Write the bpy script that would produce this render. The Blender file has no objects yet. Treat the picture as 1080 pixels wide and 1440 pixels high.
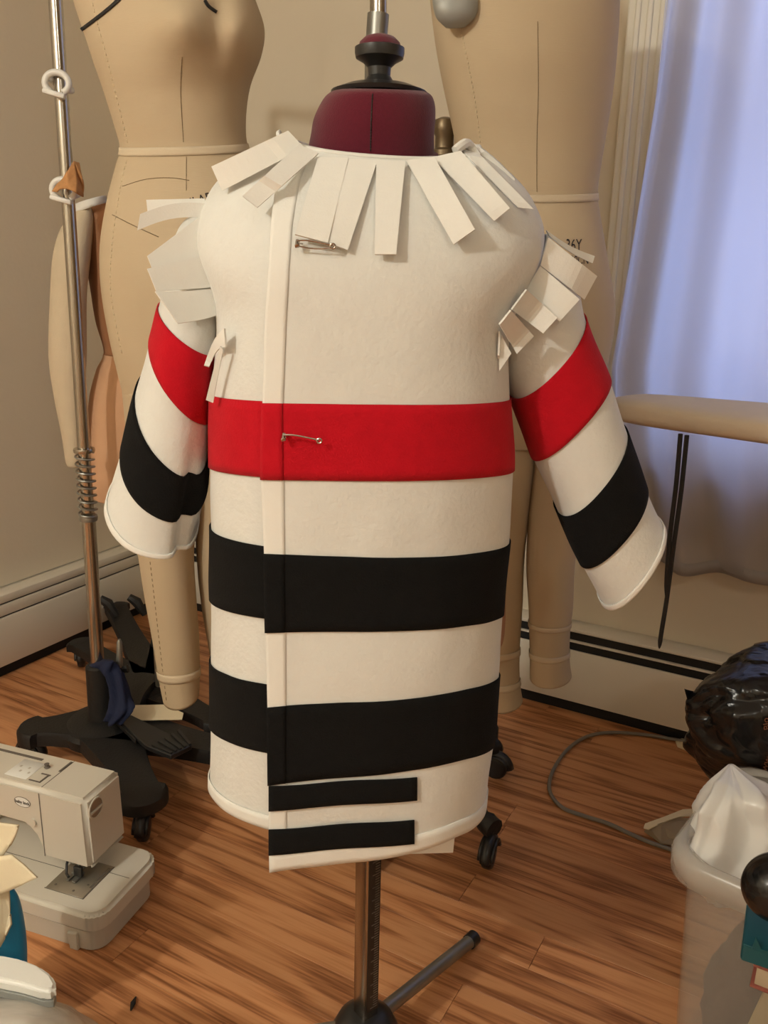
import bpy, bmesh, math, random
from mathutils import Vector, Matrix, noise
from mathutils.bvhtree import BVHTree
random.seed(7)
R = math.radians
scene = bpy.context.scene
COL = scene.collection

# ------------------------------------------------------------------ camera
CAM_H, PITCH, ROLL, F = 1.10, R(16.0), R(1.2), 1200.0
cam_d = bpy.data.cameras.new('camera')
cam = bpy.data.objects.new('camera', cam_d)
COL.objects.link(cam)
cam_d.sensor_fit = 'VERTICAL'; cam_d.sensor_height = 36.0; cam_d.lens = 36.0 * F / 1440.0
cam_d.clip_start = 0.02
cam.location = (0, 0, CAM_H)
CROT = Matrix.Rotation(R(90) - PITCH, 3, 'X') @ Matrix.Rotation(ROLL, 3, 'Z')
cam.rotation_euler = CROT.to_euler()
scene.camera = cam

# ------------------------------------------------------------------ view, world, lights
vs = scene.view_settings
vs.view_transform = 'Standard'; vs.look = 'None'; vs.gamma = 1.0; vs.use_curve_mapping = False
vs.exposure = 0.0
w = bpy.data.worlds.new('sky'); scene.world = w; w.use_nodes = True
wb = w.node_tree.nodes['Background']
wb.inputs[0].default_value = (0.46, 0.56, 1.0, 1); wb.inputs[1].default_value = 2.5

def lamp(name, loc, power, color, radius, kind='POINT'):
    d = bpy.data.lights.new(name, kind); d.energy = power; d.color = color
    d.shadow_soft_size = radius
    o = bpy.data.objects.new(name, d); COL.objects.link(o); o.location = loc
    return o
lamp('ceiling_lamp_light', (0.55, -1.25, 2.18), 14, (1.0, 0.96, 0.85), 0.05)
lamp('wall_lamp_light', (-1.45, -0.50, 2.08), 70, (1.0, 0.96, 0.85), 0.05)

def P(px, py, Y):
    d = CROT @ Vector(((px - 540) / F, -(py - 720) / F, -1.0))
    return Vector((0, 0, CAM_H)) + d * (Y / d.y)
def PZ(px, py, z):
    d = CROT @ Vector(((px - 540) / F, -(py - 720) / F, -1.0))
    return Vector((0, 0, CAM_H)) + d * ((z - CAM_H) / d.z)
def proj(p):
    q = CROT.transposed() @ (Vector(p) - Vector((0, 0, CAM_H)))
    return 540 + F * q.x / -q.z, 720 - F * q.y / -q.z
CAMP = Vector((0, 0, CAM_H))

# room frame: corner O, u along the back wall (to the right), local -y towards the camera
O = Vector((-0.749, 2.738, 0.0))
RA = R(-29.0)
RM = Matrix.Translation(O) @ Matrix.Rotation(RA, 4, 'Z')
RMI = RM.inverted()
def PW(px, py, off=0.0):            # pixel -> point on the back wall plane moved off into the room
    d = CROT @ Vector(((px - 540) / F, -(py - 720) / F, -1.0))
    n = (RM.to_3x3() @ Vector((0, 1, 0)))
    p0 = RM @ Vector((0, -off, 0))
    t = (p0 - CAMP).dot(n) / d.dot(n)
    return RMI @ (CAMP + d * t)     # room coordinates

# ------------------------------------------------------------------ materials
def newmat(name):
    m = bpy.data.materials.new(name); m.use_nodes = True
    nt = m.node_tree; b = nt.nodes['Principled BSDF']
    return m, nt, b
def simple(name, col, rough=0.6, metal=0.0, var=0.06, scale=30, bump=0.0, bscale=200, coords='Object', spec=0.5, sheen=0.0, stretch=None):
    m, nt, b = newmat(name); N = nt.nodes; L = nt.links
    tc = N.new('ShaderNodeTexCoord')
    src = tc.outputs[coords]
    if stretch:
        mp = N.new('ShaderNodeMapping'); mp.inputs['Scale'].default_value = stretch
        L.new(src, mp.inputs[0]); src = mp.outputs[0]
    nz = N.new('ShaderNodeTexNoise'); nz.inputs['Scale'].default_value = scale; nz.inputs['Detail'].default_value = 4
    L.new(src, nz.inputs['Vector'])
    mx = N.new('ShaderNodeMix'); mx.data_type = 'RGBA'
    mx.inputs[6].default_value = tuple(c * (1 - var) for c in col) + (1,)
    mx.inputs[7].default_value = tuple(min(1, c * (1 + var)) for c in col) + (1,)
    L.new(nz.outputs['Fac'], mx.inputs[0]); L.new(mx.outputs[2], b.inputs['Base Color'])
    b.inputs['Roughness'].default_value = rough; b.inputs['Metallic'].default_value = metal
    b.inputs['Specular IOR Level'].default_value = spec
    if sheen: b.inputs['Sheen Weight'].default_value = sheen; b.inputs['Sheen Roughness'].default_value = 0.6
    if bump:
        n2 = N.new('ShaderNodeTexNoise'); n2.inputs['Scale'].default_value = bscale; n2.inputs['Detail'].default_value = 5
        L.new(src, n2.inputs['Vector'])
        bp = N.new('ShaderNodeBump'); bp.inputs['Strength'].default_value = bump; bp.inputs['Distance'].default_value = 0.004
        L.new(n2.outputs['Fac'], bp.inputs['Height']); L.new(bp.outputs[0], b.inputs['Normal'])
    return m
M = {}
M['wall'] = simple('wall_paint', (0.72, 0.64, 0.50), 0.62, var=0.03, scale=3, bump=0.08, bscale=90)
M['ceiling'] = simple('ceiling_paint', (0.75, 0.73, 0.66), 0.9)
M['trim'] = simple('trim_paint', (0.78, 0.73, 0.60), 0.45, var=0.03, scale=6)
M['heater'] = simple('heater_enamel', (0.78, 0.73, 0.62), 0.4, var=0.03, scale=5)
M['slot'] = simple('heater_slot_black', (0.012, 0.011, 0.010), 0.8)
M['felt'] = simple('white_felt', (0.715, 0.72, 0.685), 0.95, var=0.035, scale=55, bump=0.25, bscale=170, spec=0.1, sheen=0.25)
M['felt_fold'] = simple('white_felt_cut', (0.79, 0.785, 0.74), 0.95, var=0.02, scale=80, bump=0.1, bscale=500, spec=0.1, sheen=0.2)
M['red'] = simple('red_felt', (0.50, 0.006, 0.016), 0.95, var=0.12, scale=60, bump=0.3, bscale=500, spec=0.1, sheen=0.05)
M['black'] = simple('black_felt', (0.008, 0.008, 0.008), 0.95, var=0.2, scale=90, bump=0.3, bscale=500, spec=0.08, sheen=0.02)
M['burgundy'] = simple('burgundy_foam_jersey', (0.105, 0.005, 0.018), 0.95, var=0.18, scale=300, bump=0.2, bscale=700, spec=0.1, sheen=0.25)
M['blackplastic'] = simple('black_plastic', (0.018, 0.018, 0.018), 0.35, var=0.1)
M['iron'] = simple('black_cast_iron', (0.011, 0.0105, 0.010), 0.55, var=0.2, bump=0.25, bscale=160)
M['bronze'] = simple('bronze_knob', (0.20, 0.15, 0.09), 0.42, 0.7, var=0.25, scale=40)
M['steel'] = simple('brushed_steel', (0.50, 0.47, 0.42), 0.22, 1.0, var=0.1, scale=20)
M['dullsteel'] = simple('dull_grey_steel', (0.34, 0.34, 0.31), 0.42, 0.85, var=0.15, scale=25)
M['greyplate'] = simple('grey_plate', (0.34, 0.35, 0.33), 0.5, 0.3)
M['pin'] = simple('pin_steel', (0.42, 0.38, 0.34), 0.25, 1.0)
M['stitch'] = simple('pale_thread', (0.66, 0.55, 0.38), 0.9)
M['darkseam'] = simple('dark_seam_thread', (0.24, 0.17, 0.10), 0.9)  # dark brown thread for the seam lines
M['tape'] = simple('twill_tape', (0.63, 0.53, 0.38), 0.85, bump=0.2, bscale=600)
M['inkk'] = simple('black_ink', (0.02, 0.018, 0.022), 0.8)
M['blacktape'] = simple('black_style_tape', (0.014, 0.013, 0.012), 0.7)
M['peach'] = simple('peach_knit', (0.70, 0.42, 0.25), 0.9, var=0.05, scale=40, bump=0.12, bscale=500)
M['brown'] = simple('peach_knit_shaded', (0.40, 0.19, 0.09), 0.8, var=0.1, scale=40, bump=0.15)  # peach knit where it lies in shade, the shade put into the colour
M['machine'] = simple('machine_shell', (0.66, 0.62, 0.53), 0.38, var=0.02, scale=8)
M['machine_grey'] = simple('machine_bed_base', (0.56, 0.52, 0.44), 0.45, var=0.03)
M['greyline'] = simple('machine_grey_print', (0.14, 0.12, 0.10), 0.6)
M['whiteplastic'] = simple('white_plastic', (0.80, 0.80, 0.76), 0.35, var=0.02)
M['creamcloth'] = simple('cream_cloth', (0.80, 0.70, 0.50), 0.9, var=0.05, bump=0.15)
M['blue'] = simple('bright_blue_plastic', (0.015, 0.30, 0.62), 0.35, var=0.2)
M['navy'] = simple('navy_cloth', (0.006, 0.012, 0.045), 0.85, var=0.3, bump=0.2)
M['paper'] = simple('cream_paper', (0.85, 0.72, 0.48), 0.8, var=0.03)
M['card'] = simple('cardboard', (0.36, 0.28, 0.18), 0.85, var=0.08)
M['teal'] = simple('teal_card', (0.004, 0.07, 0.085), 0.5, var=0.15)
M['redbook'] = simple('dull_red_cover', (0.25, 0.07, 0.05), 0.6)
M['pages'] = simple('book_pages', (0.42, 0.33, 0.22), 0.8, stretch=(1, 1, 60))
M['darkcloth'] = simple('dark_cloth', (0.06, 0.04, 0.035), 0.9, var=0.4, scale=12, bump=0.2)
M['pinkcloth'] = simple('dusky_pink_cloth', (0.38, 0.20, 0.17), 0.9, var=0.15)
M['ochrecloth'] = simple('ochre_cloth', (0.50, 0.33, 0.08), 0.9, var=0.15)
M['board'] = simple('ironing_cover', (0.66, 0.56, 0.43), 0.75, var=0.04, scale=30, bump=0.2, bscale=120)
M['orange'] = simple('orange_print', (0.20, 0.07, 0.03), 0.6)
M['cable'] = simple('grey_cable', (0.20, 0.18, 0.15), 0.5)
M['windowframe'] = simple('window_paint', (0.62, 0.60, 0.55), 0.5)
M['scrap'] = simple('orange_brown_scrap', (0.52, 0.26, 0.10), 0.8, var=0.25, scale=200)
M['toolface'] = simple('dark_hole', (0.02, 0.02, 0.02), 0.9)
M['plate'] = simple('needle_plate_steel', (0.36, 0.33, 0.27), 0.35, 0.7, var=0.05)

def linen():
    m, nt, b = newmat('linen_canvas'); N = nt.nodes; L = nt.links
    tc = N.new('ShaderNodeTexCoord')
    n1 = N.new('ShaderNodeTexNoise'); n1.inputs['Scale'].default_value = 4; n1.inputs['Detail'].default_value = 3
    L.new(tc.outputs['Object'], n1.inputs[0])
    r = N.new('ShaderNodeValToRGB')
    r.color_ramp.elements[0].position = 0.3; r.color_ramp.elements[0].color = (0.51, 0.405, 0.27, 1)
    r.color_ramp.elements[1].position = 0.7; r.color_ramp.elements[1].color = (0.57, 0.46, 0.315, 1)
    L.new(n1.outputs['Fac'], r.inputs[0]); L.new(r.outputs[0], b.inputs['Base Color'])
    mp = N.new('ShaderNodeMapping'); mp.inputs['Scale'].default_value = (60, 60, 900)
    L.new(tc.outputs['Object'], mp.inputs[0])
    n2 = N.new('ShaderNodeTexNoise'); n2.inputs['Scale'].default_value = 1.0; L.new(mp.outputs[0], n2.inputs[0])
    bp = N.new('ShaderNodeBump'); bp.inputs['Strength'].default_value = 0.15; bp.inputs['Distance'].default_value = 0.002
    L.new(n2.outputs['Fac'], bp.inputs['Height']); L.new(bp.outputs[0], b.inputs['Normal'])
    b.inputs['Roughness'].default_value = 0.85; b.inputs['Specular IOR Level'].default_value = 0.15
    return m
M['linen'] = linen()

def wood():
    m, nt, b = newmat('oak_strip_floor'); N = nt.nodes; L = nt.links
    tc = N.new('ShaderNodeTexCoord'); oi = N.new('ShaderNodeObjectInfo')
    add = N.new('ShaderNodeVectorMath'); add.operation = 'MULTIPLY_ADD'
    cmb = N.new('ShaderNodeCombineXYZ')
    mul = N.new('ShaderNodeMath'); mul.operation = 'MULTIPLY'; mul.inputs[1].default_value = 13.0
    L.new(oi.outputs['Random'], mul.inputs[0])
    for i in range(3): L.new(mul.outputs[0], cmb.inputs[i])
    add2 = N.new('ShaderNodeVectorMath'); add2.operation = 'ADD'
    L.new(tc.outputs['Object'], add2.inputs[0]); L.new(cmb.outputs[0], add2.inputs[1])
    mp = N.new('ShaderNodeMapping'); mp.inputs['Scale'].default_value = (1.5, 17.0, 4.0)
    L.new(add2.outputs[0], mp.inputs[0])
    big = N.new('ShaderNodeTexNoise'); big.inputs['Scale'].default_value = 1.0; big.inputs['Detail'].default_value = 2.0
    L.new(mp.outputs[0], big.inputs[0])
    # cathedral figure: contour lines of the stretched noise
    k = N.new('ShaderNodeMath'); k.operation = 'MULTIPLY'; k.inputs[1].default_value = 30.0
    L.new(big.outputs['Fac'], k.inputs[0])
    s = N.new('ShaderNodeMath'); s.operation = 'SINE'; L.new(k.outputs[0], s.inputs[0])
    mr = N.new('ShaderNodeMapRange'); mr.inputs[1].default_value = -1; mr.inputs[2].default_value = 1
    L.new(s.outputs[0], mr.inputs[0])
    mp2 = N.new('ShaderNodeMapping'); mp2.inputs['Scale'].default_value = (9, 260, 9)
    L.new(add2.outputs[0], mp2.inputs[0])
    fine = N.new('ShaderNodeTexNoise'); fine.inputs['Scale'].default_value = 1.0; fine.inputs['Detail'].default_value = 4
    L.new(mp2.outputs[0], fine.inputs[0])
    mixf = N.new('ShaderNodeMix'); mixf.inputs[0].default_value = 0.66
    L.new(mr.outputs[0], mixf.inputs[2]); L.new(fine.outputs['Fac'], mixf.inputs[3])
    r = N.new('ShaderNodeValToRGB')
    e = r.color_ramp.elements
    e[0].position = 0.26; e[0].color = (0.27, 0.100, 0.036, 1)
    e[1].position = 0.66; e[1].color = (0.64, 0.305, 0.135, 1)
    e2 = e.new(0.46); e2.color = (0.54, 0.232, 0.094, 1)
    L.new(mixf.outputs[0], r.inputs[0])
    hv = N.new('ShaderNodeHueSaturation')
    mr2 = N.new('ShaderNodeMapRange'); mr2.inputs[3].default_value = 0.88; mr2.inputs[4].default_value = 1.08
    L.new(oi.outputs['Random'], mr2.inputs[0]); L.new(mr2.outputs[0], hv.inputs['Value'])
    L.new(r.outputs[0], hv.inputs['Color']); L.new(hv.outputs[0], b.inputs['Base Color'])
    bp = N.new('ShaderNodeBump'); bp.inputs['Strength'].default_value = 0.12; bp.inputs['Distance'].default_value = 0.001
    L.new(fine.outputs['Fac'], bp.inputs['Height']); L.new(bp.outputs[0], b.inputs['Normal'])
    b.inputs['Roughness'].default_value = 0.42; b.inputs['Specular IOR Level'].default_value = 0.35
    return m
M['wood'] = wood()

def sheer():
    m = bpy.data.materials.new('sheer_curtain_cloth'); m.use_nodes = True
    nt = m.node_tree; N = nt.nodes; L = nt.links
    N.clear()
    out = N.new('ShaderNodeOutputMaterial')
    d = N.new('ShaderNodeBsdfDiffuse'); d.inputs[0].default_value = (0.54, 0.49, 0.44, 1)
    t = N.new('ShaderNodeBsdfTranslucent'); t.inputs[0].default_value = (0.80, 0.82, 0.86, 1)
    mx = N.new('ShaderNodeMixShader'); mx.inputs[0].default_value = 0.5
    L.new(d.outputs[0], mx.inputs[1]); L.new(t.outputs[0], mx.inputs[2])
    tc = N.new('ShaderNodeTexCoord')
    nz = N.new('ShaderNodeTexNoise'); nz.inputs['Scale'].default_value = 600; L.new(tc.outputs['Object'], nz.inputs[0])
    bp = N.new('ShaderNodeBump'); bp.inputs['Strength'].default_value = 0.1; L.new(nz.outputs['Fac'], bp.inputs['Height'])
    L.new(bp.outputs[0], d.inputs['Normal'])
    L.new(mx.outputs[0], out.inputs[0])
    return m
M['sheer'] = sheer()

def film(name, col, alpha, rough, bump=0.3, bscale=18):
    m, nt, b = newmat(name); N = nt.nodes; L = nt.links
    b.inputs['Base Color'].default_value = col + (1,)
    b.inputs['Roughness'].default_value = rough
    b.inputs['Alpha'].default_value = alpha
    tc = N.new('ShaderNodeTexCoord')
    nz = N.new('ShaderNodeTexNoise'); nz.inputs['Scale'].default_value = bscale; nz.inputs['Detail'].default_value = 3
    nz.inputs['Distortion'].default_value = 1.2
    L.new(tc.outputs['Object'], nz.inputs[0])
    bp = N.new('ShaderNodeBump'); bp.inputs['Strength'].default_value = bump; bp.inputs['Distance'].default_value = 0.01
    L.new(nz.outputs['Fac'], bp.inputs['Height']); L.new(bp.outputs[0], b.inputs['Normal'])
    return m
M['clearbin'] = film('clear_bin_plastic', (0.62, 0.57, 0.50), 0.22, 0.22, 0.03)
M['clearrim'] = film('clear_bin_rim_plastic', (0.66, 0.62, 0.56), 0.42, 0.22, 0.03)
M['whitebag'] = film('white_bag_film', (0.70, 0.69, 0.66), 1.0, 0.28, 0.15, 12)
M['blackbag'] = film('black_bag_film', (0.006, 0.006, 0.006), 1.0, 0.24, 0.7, 14)
M['clearbag'] = film('clear_bag_film', (0.80, 0.77, 0.70), 0.8, 0.2, 0.25, 14)
M['glass'] = film('window_glass', (0.9, 0.95, 1.0), 0.12, 0.05, 0.0)

# ------------------------------------------------------------------ object helpers
def tagp(o, label=None, cat=None, group=None, kind=None):
    if label: o['label'] = label
    if cat: o['category'] = cat
    if group: o['group'] = group
    if kind: o['kind'] = kind
    return o
def empty(name, loc, label=None, cat=None, group=None, kind=None, rotz=0.0):
    o = bpy.data.objects.new(name, None); COL.objects.link(o); o.empty_display_size = 0.05
    o.location = loc; o.rotation_euler = (0, 0, rotz)
    return tagp(o, label, cat, group, kind)
def wmat(o):
    m = Matrix.LocRotScale(o.location, o.rotation_euler, o.scale)
    return (wmat(o.parent) @ m) if o.parent else m
def link(name, me, mat, parent=None, world=False, smooth=True):
    """link a mesh. world=True: vertices are in world coordinates and are moved into the parent's frame"""
    if world and parent is not None:
        me.transform(wmat(parent).inverted())
    if smooth and len(me.polygons):
        me.polygons.foreach_set('use_smooth', [True] * len(me.polygons))
    me.materials.append(M[mat] if isinstance(mat, str) else mat)
    o = bpy.data.objects.new(name, me); COL.objects.link(o)
    if parent is not None: o.parent = parent
    return o
def recentre(o):
    """top level single mesh: move the origin to the centre of its base"""
    vs_ = [v.co.copy() for v in o.data.vertices]
    c = sum(vs_, Vector()) / len(vs_); c.z = min(v.z for v in vs_)
    o.data.transform(Matrix.Translation(-c)); o.location = c
    return o
def bm_mesh(bm, name='m'):
    bmesh.ops.recalc_face_normals(bm, faces=bm.faces)
    me = bpy.data.meshes.new(name); bm.to_mesh(me); bm.free(); return me
def autosmooth(o, ang=35):
    me = o.data
    me.polygons.foreach_set('use_smooth', [True] * len(me.polygons))
    bm = bmesh.new(); bm.from_mesh(me)
    for e in bm.edges:
        if len(e.link_faces) == 2 and e.calc_face_angle(0) > R(ang): e.smooth = False
    bm.to_mesh(me); bm.free()
    return o
def add_box(bm, x0, x1, y0, y1, z0, z1, bev=0.0, mtx=None, seg=2):
    r = bmesh.ops.create_cube(bm, size=1.0)
    vs_ = r['verts']
    bmesh.ops.scale(bm, vec=(x1 - x0, y1 - y0, z1 - z0), verts=vs_)
    bmesh.ops.translate(bm, vec=((x0 + x1) / 2, (y0 + y1) / 2, (z0 + z1) / 2), verts=vs_)
    allv = vs_
    if bev:
        es = list({e for v in vs_ for e in v.link_edges})
        rr = bmesh.ops.bevel(bm, geom=es, offset=bev, segments=seg, profile=0.5, affect='EDGES')
        allv = list({v for f in rr['faces'] for v in f.verts} | {v for v in vs_ if v.is_valid})
    if mtx is not None: bmesh.ops.transform(bm, matrix=mtx, verts=allv)
    return allv
def box(name, dims, mat, parent=None, bev=0.0, mtx=None, ang=35, world=False):
    bm = bmesh.new(); add_box(bm, *dims, bev=bev, mtx=mtx)
    o = link(name, bm_mesh(bm, name), mat, parent, world, smooth=False)
    return autosmooth(o, ang)
def tube_bm(bm, pts, rad, n=10, cap=True):
    """tube through points with radius (number or list)"""
    pts = [Vector(p) for p in pts]
    rads = rad if isinstance(rad, (list, tuple)) else [rad] * len(pts)
    rows = []; prev = None
    for i, p in enumerate(pts):
        t = (pts[min(i + 1, len(pts) - 1)] - pts[max(i - 1, 0)]).normalized()
        if prev is None:
            a = Vector((0, 0, 1)) if abs(t.z) < 0.9 else Vector((1, 0, 0))
            u = t.cross(a).normalized()
        else:
            u = (prev - t * prev.dot(t)).normalized()
        prev = u; v = t.cross(u)
        rows.append([bm.verts.new(p + (u * math.cos(2 * math.pi * k / n) + v * math.sin(2 * math.pi * k / n)) * rads[i]) for k in range(n)])
    for a, b in zip(rows, rows[1:]):
        for k in range(n):
            bm.faces.new((a[k], a[(k + 1) % n], b[(k + 1) % n], b[k]))
    if cap:
        bm.faces.new(rows[0][::-1]); bm.faces.new(rows[-1])
def tube(name, pts, rad, mat, parent=None, n=10, world=True, ang=40):
    bm = bmesh.new(); tube_bm(bm, pts, rad, n)
    o = link(name, bm_mesh(bm, name), mat, parent, world)
    return autosmooth(o, ang)
def lathe(name, prof, mat, parent=None, loc=(0, 0, 0), n=28, mtx=None, world=False, ang=35):
    bm = bmesh.new(); rows = []
    for r_, z in prof:
        rows.append([bm.verts.new((r_ * math.cos(2 * math.pi * k / n), r_ * math.sin(2 * math.pi * k / n), z)) for k in range(n)])
    for a, b in zip(rows, rows[1:]):
        for k in range(n): bm.faces.new((a[k], a[(k + 1) % n], b[(k + 1) % n], b[k]))
    bm.faces.new(rows[0][::-1]); bm.faces.new(rows[-1])
    bmesh.ops.remove_doubles(bm, verts=bm.verts, dist=1e-6)
    if mtx is not None: bmesh.ops.transform(bm, matrix=mtx, verts=bm.verts)
    bmesh.ops.translate(bm, vec=loc, verts=bm.verts)
    o = link(name, bm_mesh(bm, name), mat, parent, world)
    return autosmooth(o, ang)
def smooth_path(pts, k=6):
    pts = [Vector(p) for p in pts]; out = []
    for i in range(len(pts) - 1):
        p0 = pts[max(i - 1, 0)]; p1 = pts[i]; p2 = pts[i + 1]; p3 = pts[min(i + 2, len(pts) - 1)]
        for j in range(k):
            t = j / k
            out.append(0.5 * ((2 * p1) + (p2 - p0) * t + (2 * p0 - 5 * p1 + 4 * p2 - p3) * t * t + (3 * p1 - p0 - 3 * p2 + p3) * t ** 3))
    out.append(pts[-1]); return out
def cr(vals, t):
    n = len(vals) - 1; t = max(0, min(n, t)); i = min(int(t), n - 1); f = t - i
    p0 = vals[max(i - 1, 0)]; p1 = vals[i]; p2 = vals[i + 1]; p3 = vals[min(i + 2, n)]
    return 0.5 * ((2 * p1) + (p2 - p0) * f + (2 * p0 - 5 * p1 + 4 * p2 - p3) * f * f + (3 * p1 - p0 - 3 * p2 + p3) * f ** 3)
def solid(o, th, off=1.0):
    md = o.modifiers.new('solid', 'SOLIDIFY'); md.thickness = th; md.offset = off; return o
def subd(o, n=1):
    md = o.modifiers.new('sub', 'SUBSURF'); md.levels = n; md.render_levels = n; return o

class Surf:
    """a lofted body: each ring is (left pixel, right pixel, front-middle pixel, depth Y, half depth b)"""
    def __init__(s, rings, e=0.9, disp=None, backdrop=0):
        s.backdrop = backdrop
        s.c = []; s.A = []; s.B = []
        for Lp, Rp, Mp, Y, b in rings:
            l = P(*Lp, Y); r = P(*Rp, Y); c = (l + r) / 2
            s.c.append(c); s.A.append((r - l) / 2); s.B.append(P(*Mp, Y - b) - c)
        s.e = e; s.n = len(rings) - 1; s.disp = disp
    def pt(s, t, ph, off=0.0):
        c = cr(s.c, t); A = cr(s.A, t); B = cr(s.B, t)
        sn, cs = math.sin(ph), math.cos(ph)
        f = lambda q: math.copysign(abs(q) ** s.e, q)
        if cs < 0 and s.backdrop and t < s.backdrop:
            k = 1 - t / s.backdrop; B = Vector((B.x, B.y, B.z * (1 - k) - (B.z * -.35) * -k))
        d = A * f(sn) + B * f(cs)
        nrm = (A * (sn / max(A.length_squared, 1e-8)) + B * (cs / max(B.length_squared, 1e-8)))
        nrm = nrm.normalized() if nrm.length > 1e-9 else Vector((0, -1, 0))
        p = c + d + nrm * off
        if s.disp: p = s.disp(p, t, ph, nrm)
        return p
    def patch(s, t0, t1, p0, p1, nt, npn, off=0.0, closed=False, fn=None, cap0=False, cap1=False):
        bm = bmesh.new(); rows = []
        for i in range(nt + 1):
            t = t0 + (t1 - t0) * i / nt; row = []
            for j in range(npn if closed else npn + 1):
                ff0 = p0(t) if callable(p0) else p0
                ff1 = p1(t) if callable(p1) else p1
                ph = ff0 + (ff1 - ff0) * j / npn
                p = s.pt(t, ph, off)
                if fn: p = fn(p, t, ph)
                row.append(bm.verts.new(p))
            rows.append(row)
        for a, b in zip(rows, rows[1:]):
            m = len(a); rng = range(m) if closed else range(m - 1)
            for k in rng: bm.faces.new((a[k], a[(k + 1) % m], b[(k + 1) % m], b[k]))
        if cap0: bm.faces.new(rows[0])
        if cap1: bm.faces.new(rows[-1][::-1])
        bmesh.ops.recalc_face_normals(bm, faces=bm.faces)
        me = bpy.data.meshes.new('loft'); bm.to_mesh(me); bm.free()
        return me
    def full(s, nt=40, npn=48, cap0=True, cap1=True, t0=0, t1=None, off=0.0, fn=None):
        return s.patch(t0, s.n if t1 is None else t1, -math.pi, math.pi, nt, npn, off, True, fn, cap0, cap1)
def bvh_of(*mes):
    vs_ = []; fs = []
    for me in mes:
        b = len(vs_); vs_ += [v.co.copy() for v in me.vertices]; fs += [[b + i for i in p.vertices] for p in me.polygons]
    return BVHTree.FromPolygons(vs_, fs)
def hit(bvh, px, py, off=0.003, fallY=None):
    d = (P(px, py, 1.0) - CAMP).normalized()
    loc, nrm, idx, dist = bvh.ray_cast(CAMP, d)
    if loc is None:
        if fallY: return P(px, py, fallY) - d * off
        q = bvh.find_nearest(P(px, py, 1.45))[0]
        return P(px, py, q.y) - d * off
    return loc - d * off
def orient_out(me, centre=None):
    pass
def textmesh(s, size, extrude=0.0004):
    c = bpy.data.curves.new('txt', 'FONT'); c.body = s; c.size = size; c.extrude = extrude
    c.align_x = 'CENTER'; c.align_y = 'CENTER'; c.resolution_u = 3
    o = bpy.data.objects.new('txt', c); COL.objects.link(o)
    dg = bpy.context.evaluated_depsgraph_get(); dg.update()
    me = bpy.data.meshes.new_from_object(o.evaluated_get(dg))
    bpy.data.objects.remove(o); me.materials.clear()
    return me
def wrap_text(name, s, size, px, py, bvh, mat, parent, sx=1.0, off=0.0015, ang=0.0):
    """print lettering on a surface facing the camera side: projected letter by vertex"""
    me = textmesh(s, size, 0.0)
    p = hit(bvh, px, py, 0); sc = ((P(px + 1, py, p.y) - P(px, py, p.y)).length)
    for v in me.vertices:
        ux, uy = v.co.x * sx, v.co.y
        x = px + ux * math.cos(ang) - uy * math.sin(ang); y = py - (ux * math.sin(ang) + uy * math.cos(ang))
        v.co = hit(bvh, x, y, off)
    return link(name, me, mat, parent, True, smooth=False)
def stitches(name, pxs, bvh, mat, parent, step=9, ln=5, r=0.0009, off=0.0006):
    bm = bmesh.new()
    pts = smooth_path([Vector((a, b, 0)) for a, b in pxs], 10)
    acc = 0.0; on = None
    cum = [0.0]
    for a, b in zip(pts, pts[1:]): cum.append(cum[-1] + (b - a).length)
    def at(s_):
        for i in range(len(cum) - 1):
            if cum[i + 1] >= s_:
                f = (s_ - cum[i]) / max(1e-6, cum[i + 1] - cum[i]); return pts[i].lerp(pts[i + 1], f)
        return pts[-1]
    q = 0.0
    while q + ln < cum[-1]:
        a = at(q); b = at(q + ln)
        tube_bm(bm, [hit(bvh, a.x, a.y, off), hit(bvh, b.x, b.y, off)], r, 5)
        q += step
    return link(name, bm_mesh(bm, name), mat, parent, True)
def ribbon(name, pxs, bvh, mat, parent, width, off=0.0012, k=8):
    """a narrow tape lying on a surface along pixel points; width in px"""
    pts = smooth_path([Vector((a, b, 0)) for a, b in pxs], k)
    bm = bmesh.new(); rows = []
    for i, p in enumerate(pts):
        t = (pts[min(i + 1, len(pts) - 1)] - pts[max(i - 1, 0)]).normalized(); nn = Vector((-t.y, t.x, 0)) * width / 2
        rows.append([bm.verts.new(hit(bvh, (p + nn).x, (p + nn).y, off)), bm.verts.new(hit(bvh, (p - nn).x, (p - nn).y, off))])
    for a, b in zip(rows, rows[1:]): bm.faces.new((a[0], a[1], b[1], b[0]))
    o = link(name, bm_mesh(bm, name), mat, parent, True)
    return solid(o, 0.001, 0)

# ------------------------------------------------------------------ THE ROOM
UMAX, VMAX, H = 4.3, 4.4, 2.44
def roomroot(name, kind=None, label=None, cat=None):
    return empty(name, O, label, cat, None, kind, RA)
floor = roomroot('floor', 'structure')
box('subfloor', (-0.1, UMAX + .1, -VMAX - .1, 0.1, -0.06, -0.012), 'wood', floor)
row_w = 0.083
v = 0.0; r_i = 0
bigx, bigv = 3.3, 2.55
while v < bigv:
    u = -random.random() * 1.4
    while u < bigx:
        ln = random.uniform(0.8, 1.9)
        u0 = max(0, u); u1 = min(bigx, u + ln)
        if u1 - u0 > 0.03:
            g = 0.0003
            bm = bmesh.new(); add_box(bm, u0 + g, u1 - g, -v - row_w + g, -v - g, -0.012, random.uniform(-0.0003, 0.0), bev=0.0005, seg=1)
            link('plank', bm_mesh(bm, 'plank'), 'wood', floor, smooth=False)
        u += ln
    v += row_w; r_i += 1
# the rest of the floor outside the view, joined
bm = bmesh.new()
vv = v
add_box(bm, 0, UMAX, -VMAX, -v, -0.012, 0.0)
add_box(bm, bigx, UMAX, -v, 0, -0.012, 0.0)
fr = link('boards_beyond', bm_mesh(bm, 'boards_beyond'), 'wood', floor, smooth=False); fr['kind'] = 'stuff'

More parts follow.
